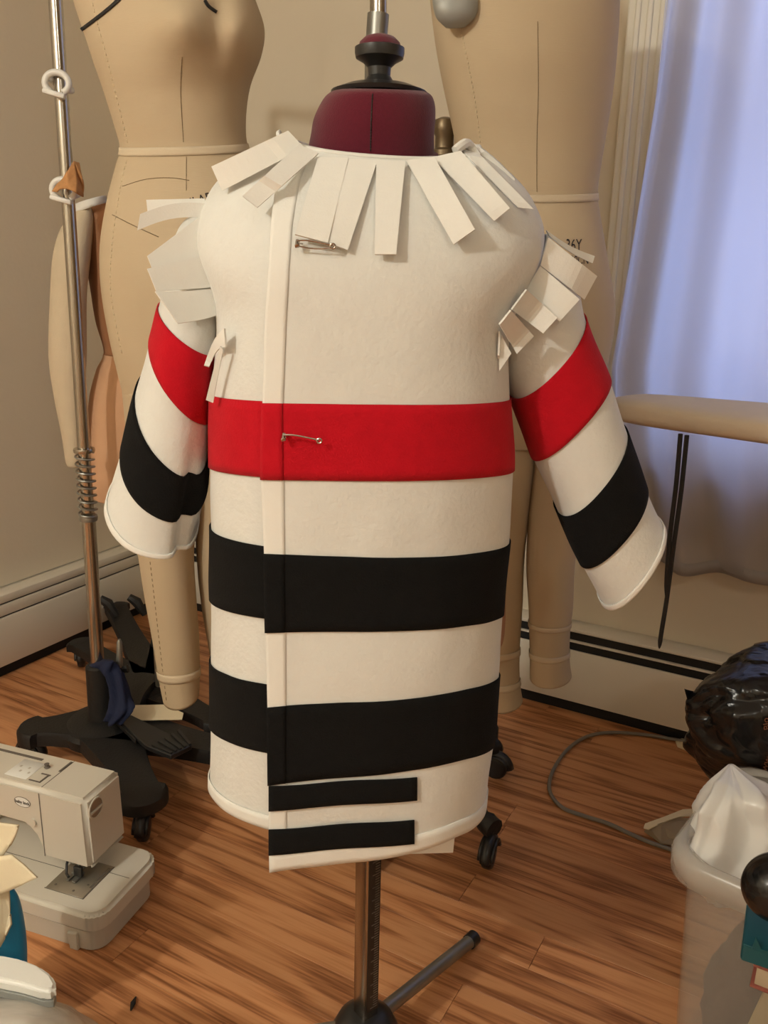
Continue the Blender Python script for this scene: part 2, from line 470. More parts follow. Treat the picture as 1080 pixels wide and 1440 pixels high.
# window position on the back wall
wl = PW(928, 60, 0.0).x + 0.015
wsill = PW(905, 637, 0.0).z
wr, wtop = wl + 1.15, 2.15
print('window', wl, wsill, 'corner', O, 'cam room', RMI @ CAMP)
wall_back = roomroot('wall_back', 'structure')
bm = bmesh.new()
add_box(bm, -0.12, wl, 0, 0.14, -0.05, H)
add_box(bm, wr, UMAX + .12, 0, 0.14, -0.05, H)
add_box(bm, wl, wr, 0, 0.14, -0.05, wsill)
add_box(bm, wl, wr, 0, 0.14, wtop, H)
link('plaster', bm_mesh(bm), 'wall', wall_back, smooth=False)
for nm, d in (('wall_left', (-0.12, 0, -VMAX - .12, 0.0, -0.05, H)), ('wall_right', (UMAX, UMAX + .12, -VMAX, 0, -0.05, H)),
              ('wall_front', (-0.0, UMAX + .12, -VMAX - .12, -VMAX, -0.05, H)), ('ceiling', (-0.12, UMAX + .12, -VMAX - .12, 0.14, H, H + 0.1))):
    o = box(nm, d, 'ceiling' if nm == 'ceiling' else 'wall'); o.location = O; o.rotation_euler = (0, 0, RA); o['kind'] = 'structure'
# window unit
win = roomroot('window_1', 'structure')
bm = bmesh.new()
for d in ((wl, wl + .045, .03, .12, wsill, wtop), (wr - .045, wr, .03, .12, wsill, wtop), (wl, wr, .03, .12, wtop - .045, wtop), (wl, wr, .03, .12, wsill, wsill + .06), (wl, wr, .04, .10, (wsill + wtop) / 2 - .02, (wsill + wtop) / 2 + .02)):
    add_box(bm, *d, bev=0.004, seg=1)
link('sash_frame', bm_mesh(bm), 'windowframe', win, smooth=False)
mid = (wsill + wtop) / 2
box('pane', (wl + .04, wr - .04, .075, .079, wsill + .05, mid - .015), 'glass', win)
box('pane', (wl + .04, wr - .04, .065, .069, mid + .015, wtop - .04), 'glass', win)
# casing
tr = roomroot('trim_1', 'structure')
cw = 0.085
for nm, (a, b_) in (('casing', (wl - cw, wl)), ('casing', (wr, wr + cw))):
    bm = bmesh.new()
    add_box(bm, a, b_, -0.018, 0.0, wsill - .03, wtop + cw, bev=0.004)
    for q in range(3):
        xx = a + 0.017 + q * 0.0255
        add_box(bm, xx, xx + 0.012, -0.023, -0.015, wsill, wtop + cw - .01, bev=0.003)
    link(nm, bm_mesh(bm), 'trim', tr, smooth=False)
box('head_casing', (wl - cw, wr + cw, -0.022, 0, wtop, wtop + cw), 'trim', tr, bev=.004)
box('sill', (wl - cw - .02, wr + cw + .02, -0.045, 0.05, wsill - .035, wsill), 'trim', tr, bev=.006)
box('apron', (wl - cw, wr + cw, -0.016, 0, wsill - .11, wsill - .035), 'trim', tr, bev=.004)
# sky portal in the window opening (samples the real sky)
pd = bpy.data.lights.new('window_portal', 'AREA'); pd.shape = 'RECTANGLE'; pd.size = wr - wl; pd.size_y = wtop - wsill; pd.cycles.is_portal = True
po = bpy.data.objects.new('window_portal', pd); COL.objects.link(po)
po.matrix_world = RM @ Matrix.Translation(((wl + wr) / 2, 0.2, mid)) @ Matrix.Rotation(R(-90), 4, 'X')

# heaters
def heater(name, label, along, ln, z1, open_slots, depth=0.065):
    root = roomroot(name, None, label, 'heater')
    def seg(nm, d0, d1, z0, z1_, mat, bev=0.003, s0=0.0, s1=None):
        s1_ = ln if s1 is None else s1
        if along == 'u': dims = (s0, s1_, -d1, -d0, z0, z1_)
        else: dims = (d0, d1, -s1_, -s0, z0, z1_)
        return box(nm, dims, mat, root, bev=bev)
    s0 = depth + .002 if along == 'u' else 0.0
    seg('back_plate', 0.001, 0.012, 0.03, z1, 'heater', 0.001, s0)
    seg('toe_space', 0.002, depth - 0.02, 0.0, 0.036, 'slot', 0.001, s0)
    if open_slots:
        seg('front_panel', depth - 0.010, depth, 0.036, z1 * 0.755, 'heater', 0.004, s0)
        seg('fin_cavity', 0.013, depth - 0.014, 0.05, z1 * 0.945, 'slot', 0.001, s0)
        seg('damper_blade', depth - 0.024, depth - 0.006, z1 * 0.836, z1 * 0.858, 'heater', 0.002, s0)
        seg('top_cover', 0.001, depth - 0.004, z1 * 0.957, z1, 'heater', 0.004, s0)
    else:
        seg('front_panel', depth - 0.010, depth, 0.036, z1 * 0.735, 'heater', 0.003, s0)
        seg('fin_cavity', 0.013, depth - 0.013, 0.05, z1 * 0.93, 'slot', 0.001, s0)
        seg('damper_blade', depth - 0.012, depth - 0.002, z1 * 0.752, z1 * 0.885, 'heater', 0.003, s0)
        seg('top_cover', 0.001, depth - 0.003, z1 * 0.90, z1, 'heater', 0.004, s0)
    return root
hz = 0.235
heater('baseboard_heater', 'cream baseboard heater with closed damper running along the left wall', 'v', 3.0, hz, False)
heater('baseboard_heater', 'white baseboard heater with open black slots under the window wall', 'u', 3.4, hz, True)

# ------------------------------------------------------------------ CURTAIN
def curtain():
    off = 0.085
    tops = PW(934, 0, off); a1 = PW(917, 141, off); a2 = PW(887, 333, off); a3 = PW(856, 520, off); a4 = PW(858, 650, off); a5 = PW(872, 786, off)
    ztop = 2.28
    s = (tops.x - a1.x) / (tops.z - a1.z)
    left = [(ztop, tops.x + s * (ztop - tops.z) * .6), (tops.z, tops.x), (a1.z, a1.x), (a2.z, a2.x), (a3.z, a3.x), (a4.z, a4.x), (a5.z, a5.x)]
    def lx(z):
        for (z0, x0), (z1, x1) in zip(left, left[1:]):
            if z <= z0 and z >= z1: return x0 + (x1 - x0) * (z0 - z) / (z0 - z1)
        return left[-1][1]
    xr = wr + 0.18
    NU, NV = 170, 70
    bm = bmesh.new(); rows = []
    zb = a5.z
    for j in range(NV + 1):
        fz = j / NV; z = ztop + (zb - ztop) * fz; l = lx(z); row = []
        for i in range(NU + 1):
            u = i / NU
            # folds concentrated near the left edge, spreading downwards
            g = u ** 1.0
            amp = 0.034 * (0.22 + 0.95 * math.exp(-u * 5.5)) * (1 - 0.2 * fz)
            y = amp * math.sin(6.28 * (8.5 * u ** 0.7) + 0.9 * math.sin(3 * fz + u * 7)) + 0.006 * math.sin(60 * u + 4 * fz) * (1 - u)
            y += 0.010 * noise.noise(Vector((u * 14, fz * 2.2, 3.1)))
            row.append(bm.verts.new((l + (xr - l) * g, -off + y * .9, z + (0.006 * math.sin(u * 40) if j == NV else 0))))
        rows.append(row)
    for a, b in zip(rows, rows[1:]):
        for k in range(NU): bm.faces.new((a[k], a[k + 1], b[k + 1], b[k]))
    me = bm_mesh(bm)
    root = roomroot('curtain', None, 'sheer white curtain glowing blue with daylight at the window', 'curtain')
    o = link('curtain_cloth', me, 'sheer', root)
    # hem, a doubled band
    bm = bmesh.new(); rows = []
    for i in range(NU + 1):
        p = me.vertices[NV * (NU + 1) + i].co
        rows.append([bm.verts.new((p.x, p.y - .001, p.z)), bm.verts.new((p.x, p.y - .001, p.z + .03))])
    for a, b in zip(rows, rows[1:]): bm.faces.new((a[0], a[1], b[1], b[0]))
    solid(link('hem', bm_mesh(bm), 'sheer', root), 0.001)
    m = Matrix.Rotation(R(90), 4, 'Y')
    tube('curtain_rod', [(wl - .2, -off, ztop + .01), (wr + .25, -off, ztop + .01)], 0.01, 'whiteplastic', root, world=False)
    for x in (wl - .18, wr + .22):
        tube('rod_bracket', [(x, -off, ztop + .01), (x, -0.001, ztop + .01)], 0.006, 'whiteplastic', root, world=False)
curtain()

# ------------------------------------------------------------------ STANDS
def caster_into(root, x, y, ztop, yaw, zw=0.0, s=1.0):
    """a swivel caster under a point; hood mesh with a wheel sub-part (root frame)"""
    r_ = 0.027 * s
    mt = Matrix.Translation((x, y, 0)) @ Matrix.Rotation(yaw, 4, 'Z')
    bm = bmesh.new()
    tube_bm(bm, [(0, 0, ztop), (0, 0, 2 * r_)], 0.006 * s, 10)
    # hood: arc over the wheel
    for sgn in (-1, 1):
        pts = [(-0.012 * s + (r_ + .003) * math.cos(a), sgn * 0.012 * s, r_ + (r_ + .003) * math.sin(a)) for a in [R(q) for q in range(10, 171, 20)]]
        tube_bm(bm, pts, 0.0045 * s, 6)
    pts = [(-0.012 * s + (r_ + .004) * math.cos(a), 0, r_ + (r_ + .004) * math.sin(a)) for a in [R(q) for q in range(5, 176, 17)]]
    tube_bm(bm, pts, 0.0115 * s, 8)
    bmesh.ops.transform(bm, matrix=mt, verts=bm.verts)
    c = link('caster', bm_mesh(bm), 'blackplastic', root)
    bm = bmesh.new(); pr = [(0.0, -.008), (r_ * .6, -.009), (r_ * .9, -.008), (r_, -.004), (r_, .004), (r_ * .9, .008), (r_ * .6, .009), (0.0, .008)]
    rows = []
    for rr, zz in pr:
        rows.append([bm.verts.new((max(rr, 1e-4) * math.cos(2 * math.pi * k / 18), zz * s * 1.2, max(rr, 1e-4) * math.sin(2 * math.pi * k / 18))) for k in range(18)])
    for a, b in zip(rows, rows[1:]):
        for k in range(18): bm.faces.new((a[k], a[(k + 1) % 18], b[(k + 1) % 18], b[k]))
    bmesh.ops.transform(bm, matrix=mt @ Matrix.Translation((-0.012 * s, 0, r_)), verts=bm.verts)
    wh = link('wheel', bm_mesh(bm), 'blackplastic', c)
    return c
def lobe_base(root, lobes, z0, z1, hub=0.085, mat='iron'):
    """flat cast base: tapering arms with round lobed ends, one outline per arm, top crowned"""
    for (dx, dy, rad, wmid) in lobes:
        d = Vector((dx, dy, 0)); L_ = d.length; t = d.normalized(); n = Vector((-t.y, t.x, 0))
        bm = bmesh.new()
        prof = []
        for i in range(9):
            f = i / 8
            prof.append((f * (L_ - rad * .8), hub * (1 - f) ** 1.2 + wmid * (1 - (1 - f) ** 1.2) * (1 - 0.25 * math.sin(f * math.pi)) + (rad * .75 - wmid) * max(0, f - .55) / .45 * 1.0))
        side1 = [t * a + n * b for a, b in prof]; side2 = [t * a - n * b for a, b in prof][::-1]
        a0 = math.atan2(prof[-1][1], -rad * .0 + .8 * rad * 0)
        arc = []
        for k in range(1, 12):
            an = R(90) - k * R(180) / 12
            arc.append(t * (L_ - rad * .8 + rad * math.cos(an) * .95) + n * (rad * math.sin(an)))
        outline = side1 + arc + side2
        out = []
        rim = [bm.verts.new(Vector((p.x, p.y, z1 - .008))) for p in outline]
        cen = sum(outline, Vector()) / len(outline)
        top = [bm.verts.new(Vector((p.x + (cen.x - p.x) * .07, p.y + (cen.y - p.y) * .07, z1))) for p in outline]
        bot = [bm.verts.new(Vector((p.x, p.y, z0))) for p in outline]
        m = len(outline)
        for k in range(m):
            bm.faces.new((rim[k], rim[(k + 1) % m], top[(k + 1) % m], top[k]))
            bm.faces.new((bot[k], bot[(k + 1) % m], rim[(k + 1) % m], rim[k]))
        bm.faces.new(top); bm.faces.new(bot[::-1])
        bmesh.ops.triangulate(bm, faces=[f for f in bm.faces if len(f.verts) > 4])
        o = link('base_arm', bm_mesh(bm), mat, root); autosmooth(o, 45)
        yaw = math.atan2(dy, dx)
        e_ = t * (L_ - rad * .55)
        caster_into(root, e_.x, e_.y, z0, yaw + R(150), s=1.0)

# left stand -----------------------------------------------------
bz0, bz1 = 0.068, 0.10
SB = PZ(146, 1012, bz1)
stand = empty('mannequin_stand', (SB.x, SB.y, 0), 'rolling steel stand with spring pole and flat black base left of the coat', 'stand')
def rel(px, py, z): q = PZ(px, py, z); return q.x - SB.x, q.y - SB.y
def lobe_to(px, py, z, rad, wm):
    x, y = rel(px, py, z); return (x, y, rad, wm)
lobe_base(stand, [lobe_to(207, 1124, bz1, 0.052, 0.045), lobe_to(28, 1022, bz1, 0.05, 0.055), lobe_to(205, 946, bz1, 0.055, 0.04), lobe_to(345, 1054, bz1, 0.045, 0.032)], bz0, bz1, hub=.075)
ptop = P(76, -60, SB.y); pbot = P(146, 1000, SB.y)
pole_at = lambda py: P(78 + .0638 * py, py, SB.y)
tube('pole', [pole_at(-90), pole_at(720)], 0.0125, 'steel', stand, 16)
tube('pole', [pole_at(722), pole_at(960)], 0.0145, 'steel', stand, 16)
lathe('spring_collar', [(0.013, -.004), (0.021, -.004), (0.022, 0), (0.021, .004), (0.013, .004)], 'steel', stand, pole_at(633) - stand.location)
lathe('spring_collar', [(0.013, -.006), (0.018, -.006), (0.019, 0), (0.018, .006), (0.013, .006)], 'dullsteel', stand, pole_at(728) - stand.location)
pa, pb = pole_at(636), pole_at(726)
sp = []
for i in range(9 * 14 + 1):
    f = i / (9 * 14); a = 2 * math.pi * i / 14; c = pa.lerp(pb, f)
    sp.append((c.x + 0.0185 * math.cos(a), c.y + 0.0185 * math.sin(a), c.z))
tube('coil_spring', sp, 0.0022, 'dullsteel', stand, 6)
sk0, sk1 = pole_at(936), pole_at(1006)
sk1 = Vector((sk0.x + 0.004, sk0.y, bz1 - .01))
tube('socket', [sk0 + Vector((0, 0, .004)), sk0, sk1], [0.022, 0.027, 0.033], 'iron', stand, 20)
# foot pedal: two flat bars
def slab(name, quad_px, z, th, mat, parent, bev=0.002):
    bm = bmesh.new()
    t = [bm.verts.new(PZ(x, y, z)) for x, y in quad_px]; b = [bm.verts.new(PZ(x, y, z) - Vector((0, 0, th))) for x, y in quad_px]
    n = len(t); bm.faces.new(t); bm.faces.new(b[::-1])
    for k in range(n): bm.faces.new((t[k], b[k], b[(k + 1) % n], t[(k + 1) % n]))
    bmesh.ops.recalc_face_normals(bm, faces=bm.faces)
    if bev: bmesh.ops.bevel(bm, geom=list(bm.edges), offset=bev, segments=1, affect='EDGES')
    o = link(name, bm_mesh(bm), mat, parent, parent is not None, smooth=False); return o
slab('pedal', [(165, 1012), (185, 1005), (270, 1047), (240, 1062), (205, 1048)], 0.122, 0.012, 'blackplastic', stand)
for k in range(5):
    x0 = 214 + k * 8; y0 = 1045 - k * 0.5 + 0
    slab('tread_rib', [(213 + k * 9, 1046 - k * 5 + 1), (216 + k * 9, 1044 - k * 5 + 1), (243 + k * 6.5, 1057 - k * 3.0), (240 + k * 6.5, 1059 - k * 3.0)], 0.125, 0.004, 'blackplastic', stand, 0)
slab('pedal_arm', [(150, 1000), (168, 996), (205, 1030), (190, 1040)], 0.118, 0.012, 'iron', stand)
lathe('base_hub', [(.088, bz0 - .003), (.092, bz1 - .012), (.086, bz1 - .002), (.060, bz1 + .006), (.034, bz1 + .009), (.001, bz1 + .010)], 'iron', stand, n=40)
# release peg with its bracket
pg = PZ(166, 935, 0.15)
tube('release_peg', [pole_at(950) + Vector((0.02, 0, 0)), P(157, 944, SB.y + .01), P(180, 940, SB.y + .01)], [0.008, 0.007, 0.009], 'iron', stand, 8)
tube('peg', [P(168, 937, SB.y + .01), P(168, 903, SB.y + .01), P(168, 899, SB.y + .01)], [0.008, 0.006, 0.003], 'dullsteel', stand, 10)

# clips on the pole
def clip(px, py, label):
    root = empty('pole_clip', pole_at(py), label, 'clip')
    c = pole_at(py)
    bm = bmesh.new()
    pts = [(c.x + .022 * math.cos(a) * (1.0), c.y - .020, c.z + .018 * math.sin(a)) for a in [R(q) for q in range(-60, 241, 25)]]
    tube_bm(bm, smooth_path(pts, 2), 0.0062, 8)
    for sgn in (-1, 1):
        tube_bm(bm, [(c.x + sgn * .016, c.y - .02, c.z - .012 * sgn), (c.x + sgn * .015, c.y + .012, c.z - .006 * sgn)], 0.006, 8)
    link('clip_ring', bm_mesh(bm), 'whiteplastic', root, True)
    box('jaw', (c.x - .022, c.x + .020, c.y - .03, c.y - .014, c.z - .024, c.z - .014), 'whiteplastic', root, bev=.004, world=True,
        mtx=Matrix.Translation(c) @ Matrix.Rotation(R(14), 4, 'Y') @ Matrix.Translation(-c))
    return root
clip(86, 120, 'white plastic clip on the steel pole, the upper bare one')
clip(92, 268, 'white plastic clip on the steel pole holding the orange brown scrap')
def crumple_patch(name, poly_px, Y, mat, th, label=None, cat=None, parent=None, amp=0.004, depthv=None, n=5):
    """small cloth or paper piece from a pixel outline with its own thickness and relief, corner depths given"""
    bm = bmesh.new()
    vs_ = [bm.verts.new(P(x, y, Y + (depthv[i] if depthv else 0))) for i, (x, y) in enumerate(poly_px)]
    f = bm.faces.new(vs_)
    bmesh.ops.triangulate(bm, faces=[f])
    for _ in range(n if n < 4 else 3): bmesh.ops.subdivide_edges(bm, edges=bm.edges, cuts=1, use_grid_fill=True)
    for v_ in bm.verts:
        v_.co += Vector((0, -1, 0.3)) * noise.noise(v_.co * 40) * amp
    o = link(name, bm_mesh(bm), mat, parent, parent is not None)
    if parent is None: recentre(o)
    solid(o, th, 0)
    if label: tagp(o, label, cat)
    return o
crumple_patch('cloth_scrap', [(72, 268), (84, 255), (96, 240), (105, 228), (112, 230), (116, 252), (118, 278), (108, 272), (92, 264), (80, 270)], SB.y - .035, 'scrap', .002,
              'orange brown triangular scrap caught in the lower clip on the pole', 'scrap', amp=.01, depthv=[0, -.01, -.012, 0, .01, 0, .01, -.02, -.025, -.01])

# blue rag and paper on the base
rag = Surf([((148, 928), (160, 930), (154, 931), SB.y - .02, .012), ((128, 934), (166, 936), (150, 942), SB.y, .036), ((146, 950), (172, 948), (160, 956), SB.y - .01, .03),
            ((155, 975), (182, 980), (168, 984), SB.y - .03, .02), ((152, 1002), (187, 994), (170, 1004), SB.y - .05, .018), ((148, 1014), (172, 1014), (160, 1020), SB.y - .055, .012)], .9,
           lambda p, t, ph, n: p + n * 0.006 * math.sin(5 * ph + t * 2) * min(1, t))
o = recentre(link('rag', rag.full(24, 28), 'navy')); tagp(o, 'navy blue cloth tied round the black socket of the left stand', 'cloth')
bm = bmesh.new()
f = bm.faces.new([bm.verts.new(PZ(x, y, 0.108 + k)) for x, y, k in [(174, 1011, 0), (186, 992, .004), (232, 991, .006), (258, 1003, .0), (256, 1012, -.002), (200, 1013, 0)]])
bmesh.ops.triangulate(bm, faces=[f]); o = link('paper_strip', bm_mesh(bm), 'paper', smooth=False); solid(recentre(o), .0015, 0)
tagp(o, 'cream paper strip lying on the black base below the mannequin leg', 'paper')

# back stand holding the right mannequin (pole rises behind the coat) ------------
Y2 = 1.62
b2 = P(521, 900, Y2); st2 = empty('mannequin_stand', (b2.x, Y2, 0), 'tall steel stand whose pole rises behind the burgundy dress form', 'stand')
def rel2(px, py, z): q = PZ(px, py, z); return (q.x - b2.x, q.y - Y2)
lob = [rel2(692, 1012, .10) + (.052, .045)] + [(-.05, .34, .05, .045), (-.17, .05, .05, .045), (.02, -.26, .05, .045)]
lobe_base(st2, lob, bz0, bz1, hub=.07)
tube('pole', [(b2.x, Y2, .1), P(528, 78, Y2), P(532, 20, Y2)], 0.0185, 'dullsteel', st2, 18)
tube('inner_pole', [P(532, 20, Y2), P(535, -260, Y2)], 0.0145, 'steel', st2, 18)
ptop2 = P(535, -255, Y2)
lathe('base_hub', [(.084, bz0 - .003), (.088, bz1 - .012), (.082, bz1 - .002), (.056, bz1 + .006), (.034, bz1 + .009), (.001, bz1 + .010)], 'iron', st2, n=40)
tube('socket', [(b2.x, Y2, .22), (b2.x, Y2, .095)], [.026, .034], 'iron', st2, 20)
# arm out to the grey plate on the right mannequin
pl = P(640, -30, 1.50)
tube('hanging_arm', smooth_path([ptop2, P(560, -275, Y2 - .02), P(640, -230, 1.55), P(660, -60, 1.52)], 5), 0.012, 'steel', st2, 12)

# cast iron stand with bronze knob --------------------------------
Y3 = 1.56
k3 = P(625, 196, Y3); st3 = empty('dress_form_stand', (k3.x, Y3, 0), 'old cast iron caster stand topped by a bronze knob beside the neck', 'stand')
tube('pole', [(k3.x, Y3, .16), (k3.x, Y3, k3.z - .02)], 0.011, 'dullsteel', st3, 14)
lathe('finial', [(.008, -.06), (.016, -.052), (.017, -.03), (.020, -.026), (.020, -.018), (.016, -.014), (.0155, .004), (.019, .010), (.020, .022), (.017, .030), (.008, .034), (.001, .035)], 'bronze', st3, Vector((0, 0, k3.z)))
for i in range(4):
    if i == 0:
        q = PZ(692, 1166, .075); dx, dy = q.x - k3.x, q.y - Y3
        base_d = Vector((dx, dy, 0))
    d = Matrix.Rotation(R(90 * i), 3, 'Z') @ base_d
    t_ = d.normalized(); L_ = d.length
    pts = [(0, .20), (.12, .205), (.3, .20), (.55, .170), (.75, .125), (.90, .085), (1.03, .078)]
    tube('cast_leg', smooth_path([(k3.x + d.x * a, Y3 + d.y * a, z) for a, z in pts], 4), [0.020 - .008 * min(1, q_ / 17) + (.009 if q_ > 19 else 0) for q_ in range(25)], 'iron', st3, 10)
    caster_into(st3, d.x * 1.0, d.y * 1.0, .07, math.atan2(dy, dx) + R(90 * i) + R(120), s=1.0)
lathe('hub', [(.03, .15), (.036, .17), (.036, .22), (.026, .25), (.014, .27)], 'iron', st3)

# ------------------------------------------------------------------ LEFT MANNEQUIN
YM = 1.50
def gauss(x, y, sx, sy): return math.exp(-(x * x) / (2 * sx * sx) - (y * y) / (2 * sy * sy))
def bust(p, t, ph, n):
    if abs(ph) > 2.0: return p
    x, y = proj(p)
    a = 0.052 * gauss(x - 262, y - 34, 34, 34) + 0.040 * gauss(x - 343, y - 42, 22, 32)
    a -= 0.010 * gauss(x - 308, y - 22, 9, 36)
    return p + Vector((0.12, -1, -.10)) * a
mL = Surf([((85, -90), (330, -90), (220, -95), YM, .10), ((92, -45), (345, -50), (225, -45), YM, .11), ((103, 0), (358, -2), (230, 0), YM, .12), ((120, 48), (372, 42), (240, 52), YM, .125), ((132, 85), (368, 78), (245, 92), YM, .12),
           ((147, 130), (352, 122), (245, 132), YM, .105), ((160, 172), (346, 166), (248, 175), YM, .095), ((169, 208), (348, 203), (255, 208), YM, .09), ((163, 232), (360, 226), (258, 236), YM, .095), ((150, 285), (385, 280), (262, 294), YM, .115),
           ((141, 345), (405, 340), (270, 360), YM, .13), ((143, 405), (415, 400), (275, 422), YM, .135), ((154, 470), (418, 465), (280, 488), YM, .13), ((168, 530), (412, 528), (285, 550), YM, .12), ((178, 570), (404, 570), (290, 592), YM, .10)], .95, bust)
man1 = empty('body_form', (mL.c[7].x, YM, 0), 'beige canvas full body mannequin with bust, standing left of the coat', 'mannequin')
meL = mL.full(110, 110)
bvL = bvh_of(meL)
link('torso', meL, 'linen', man1, True)
def leg(rings, parent, e=1.0, mat='linen', cap=True, name='leg'):
    s = Surf(rings, e); me = s.full(50, 36); b = bvh_of(me)
    return link(name, me, mat, parent, True), s, b
lg1, sL1, bL1 = leg([((170, 535), (290, 540), (230, 560), YM, .10), ((180, 640), (288, 640), (232, 655), YM, .085), ((186, 720), (280, 720), (232, 730), YM - .01, .07), ((193, 775), (273, 775), (234, 785), YM - .01, .06), ((203, 840), (276, 838), (240, 850), YM - .01, .055),
                     ((214, 900), (280, 895), (247, 908), YM - .01, .048), ((222, 950), (281, 944), (252, 958), YM - .01, .043), ((229, 986), (280, 972), (257, 998), YM - .01, .04)], man1)
lg2, sL2, bL2 = leg([((285, 560), (400, 560), (340, 575), YM + .02, .10), ((275, 700), (385, 700), (330, 712), YM + .02, .075), ((276, 780), (370, 780), (322, 790), YM + .02, .065), ((283, 850), (360, 850), (320, 860), YM + .02, .055), ((295, 925), (352, 925), (323, 935), YM + .02, .045), ((298, 985), (350, 975), (324, 992), YM + .02, .04)], man1)
def tapeband(s, t0, t1, parent, name='twill_band', off=0.0015, mat='tape'):
    return solid(link(name, s.patch(t0, t1, -math.pi, math.pi, 3, 60, off, True), mat, parent, True), .0008, 0)
tapeband(mL, 6.95, 7.42, man1, 'waist_tape')
tapeband(sL1, 5.83, 6.08, man1, 'ankle_tape')
stitches('side_seam_stitching', [(128, -5), (136, 30), (150, 80), (162, 130), (172, 170), (180, 205)], bvL, 'stitch', man1)
stitches('side_seam_stitching', [(178, 225), (168, 270), (159, 330), (155, 385), (158, 430), (172, 500)], bvL, 'stitch', man1)
stitches('leg_seam_stitching', [(211, 790), (218, 850), (226, 920), (234, 985)], bL1, 'darkseam', man1, 8, 4, .0006)
ribbon('black_style_tape', [(114, 42), (130, 30), (148, 16), (166, 0), (185, -22)], bvL, 'blacktape', man1, 5, .002)
ribbon('black_style_tape', [(288, 0), (293, 8), (299, 13), (305, 17)], bvL, 'blacktape', man1, 4, .002)
stitches('seam_line', [(256, 80), (254, 130), (258, 200)], bvL, 'darkseam', man1, 4, 4, .0004)
stitches('seam_line', [(262, 220), (262, 270)], bvL, 'darkseam', man1, 4, 4, .0004)
stitches('seam_line', [(158, 302), (190, 318), (225, 334)], bvL, 'darkseam', man1, 4, 4, .0007)
stitches('seam_line', [(172, 262), (205, 252), (240, 250), (268, 254)], bvL, 'darkseam', man1, 4, 4, .0005)
wrap_text('printed_lettering', 'ILAR', 19, 283, 281, bvL, 'inkk', man1, .85, .0015, R(17))
# its hanger into the stand: neck rod carried by an arm from the pole
tube('hanging_arm', smooth_path([pole_at(-85), P(80, -118, YM + .12), P(150, -125, YM + .05), P(215, -110, YM), P(215, -85, YM)], 4), .011, 'steel', stand, 10)

# ------------------------------------------------------------------ RIGHT MANNEQUIN
YR = 1.52
mR = Surf([((600, -90), (860, -90), (740, -90), YR, .11), ((603, -20), (870, -20), (745, -15), YR, .13), ((612, 60), (867, 60), (748, 70), YR, .13), ((624, 125), (861, 125), (750, 138), YR, .115), ((638, 190), (851, 190), (752, 200), YR, .10),
           ((648, 250), (841, 250), (754, 258), YR, .095), ((650, 276), (839, 276), (755, 280), YR, .095), ((645, 310), (844, 310), (755, 320), YR, .105), ((635, 370), (854, 370), (755, 388), YR, .125), ((628, 440), (864, 440), (752, 460), YR, .13),
           ((632, 520), (850, 520), (748, 540), YR, .12), ((645, 585), (822, 585), (738, 602), YR, .10), ((665, 620), (800, 620), (736, 634), YR, .08)], .95)
man2 = empty('body_form', (mR.c[6].x, YR, 0), 'beige canvas full body mannequin on the right, in front of the window casing', 'mannequin')
meR = mR.full(90, 100); bvR = bvh_of(meR)
link('torso', meR, 'linen', man2, True)
rg1, sR1, bR1 = leg([((655, 590), (757, 590), (706, 605), YR, .09), ((655, 650), (755, 650), (705, 664), YR, .08), ((657, 700), (748, 700), (703, 712), YR, .07), ((660, 780), (738, 780), (700, 790), YR, .06), ((668, 850), (735, 850), (702, 860), YR, .05),
                     ((676, 915), (731, 912), (704, 922), YR, .045), ((681, 958), (731, 955), (706, 966), YR, .042), ((682, 990), (735, 984), (709, 1004), YR, .045)], man2)
rg2, sR2, bR2 = leg([((752, 590), (820, 590), (788, 605), YR - .01, .09), ((748, 660), (818, 660), (784, 674), YR - .01, .08), ((742, 740), (815, 740), (778, 752), YR - .01, .065), ((740, 800), (808, 800), (774, 812), YR - .01, .06), ((743, 850), (806, 852), (774, 862), YR - .01, .055),
                     ((744, 885), (802, 887), (773, 897), YR - .01, .05), ((745, 925), (801, 925), (773, 937), YR - .01, .046), ((745, 952), (804, 950), (774, 969), YR - .01, .045)], man2)
tapeband(sR2, 4.62, 4.82, man2, 'ankle_tape'); tapeband(sR2, 5.70, 5.90, man2, 'ankle_tape')
tapeband(sR1, 4.98, 5.16, man2, 'ankle_tape'); tapeband(sR1, 5.98, 6.2, man2, 'ankle_tape')
tapeband(mR, 5.75, 6.15, man2, 'waist_tape')
stitches('side_seam_stitching', [(647, 38), (655, 75), (664, 120), (671, 165), (677, 215)], bvR, 'stitch', man2, 7, 4, .0008)
stitches('seam_line', [(756, 30), (757, 120), (755, 200), (755, 270)], bvR, 'darkseam', man2, 4, 4, .0004)
wrap_text('printed_lettering', '36Y', 23, 807, 345, bvR, 'inkk', man2, .62)
wrap_text('printed_lettering', '30CN', 17, 815, 366, bvR, 'inkk', man2, .62)
# grey arm plate
gpl = P(640, 2, YR - .13)
pr = [(.001, -.004), (.044, -.004), (.050, 0), (.044, .004), (.001, .006)]
plt = Surf([((612, -30), (664, -32), (640, -30), YR - .10, .012), ((608, -10), (671, -14), (642, -10), YR - .112, .02), ((609, 10), (672, 8), (642, 10), YR - .116, .02), ((614, 26), (668, 24), (642, 27), YR - .113, .018), ((626, 38), (655, 37), (640, 40), YR - .108, .01)], .9)
link('arm_plate', plt.full(20, 30), 'greyplate', man2, True)

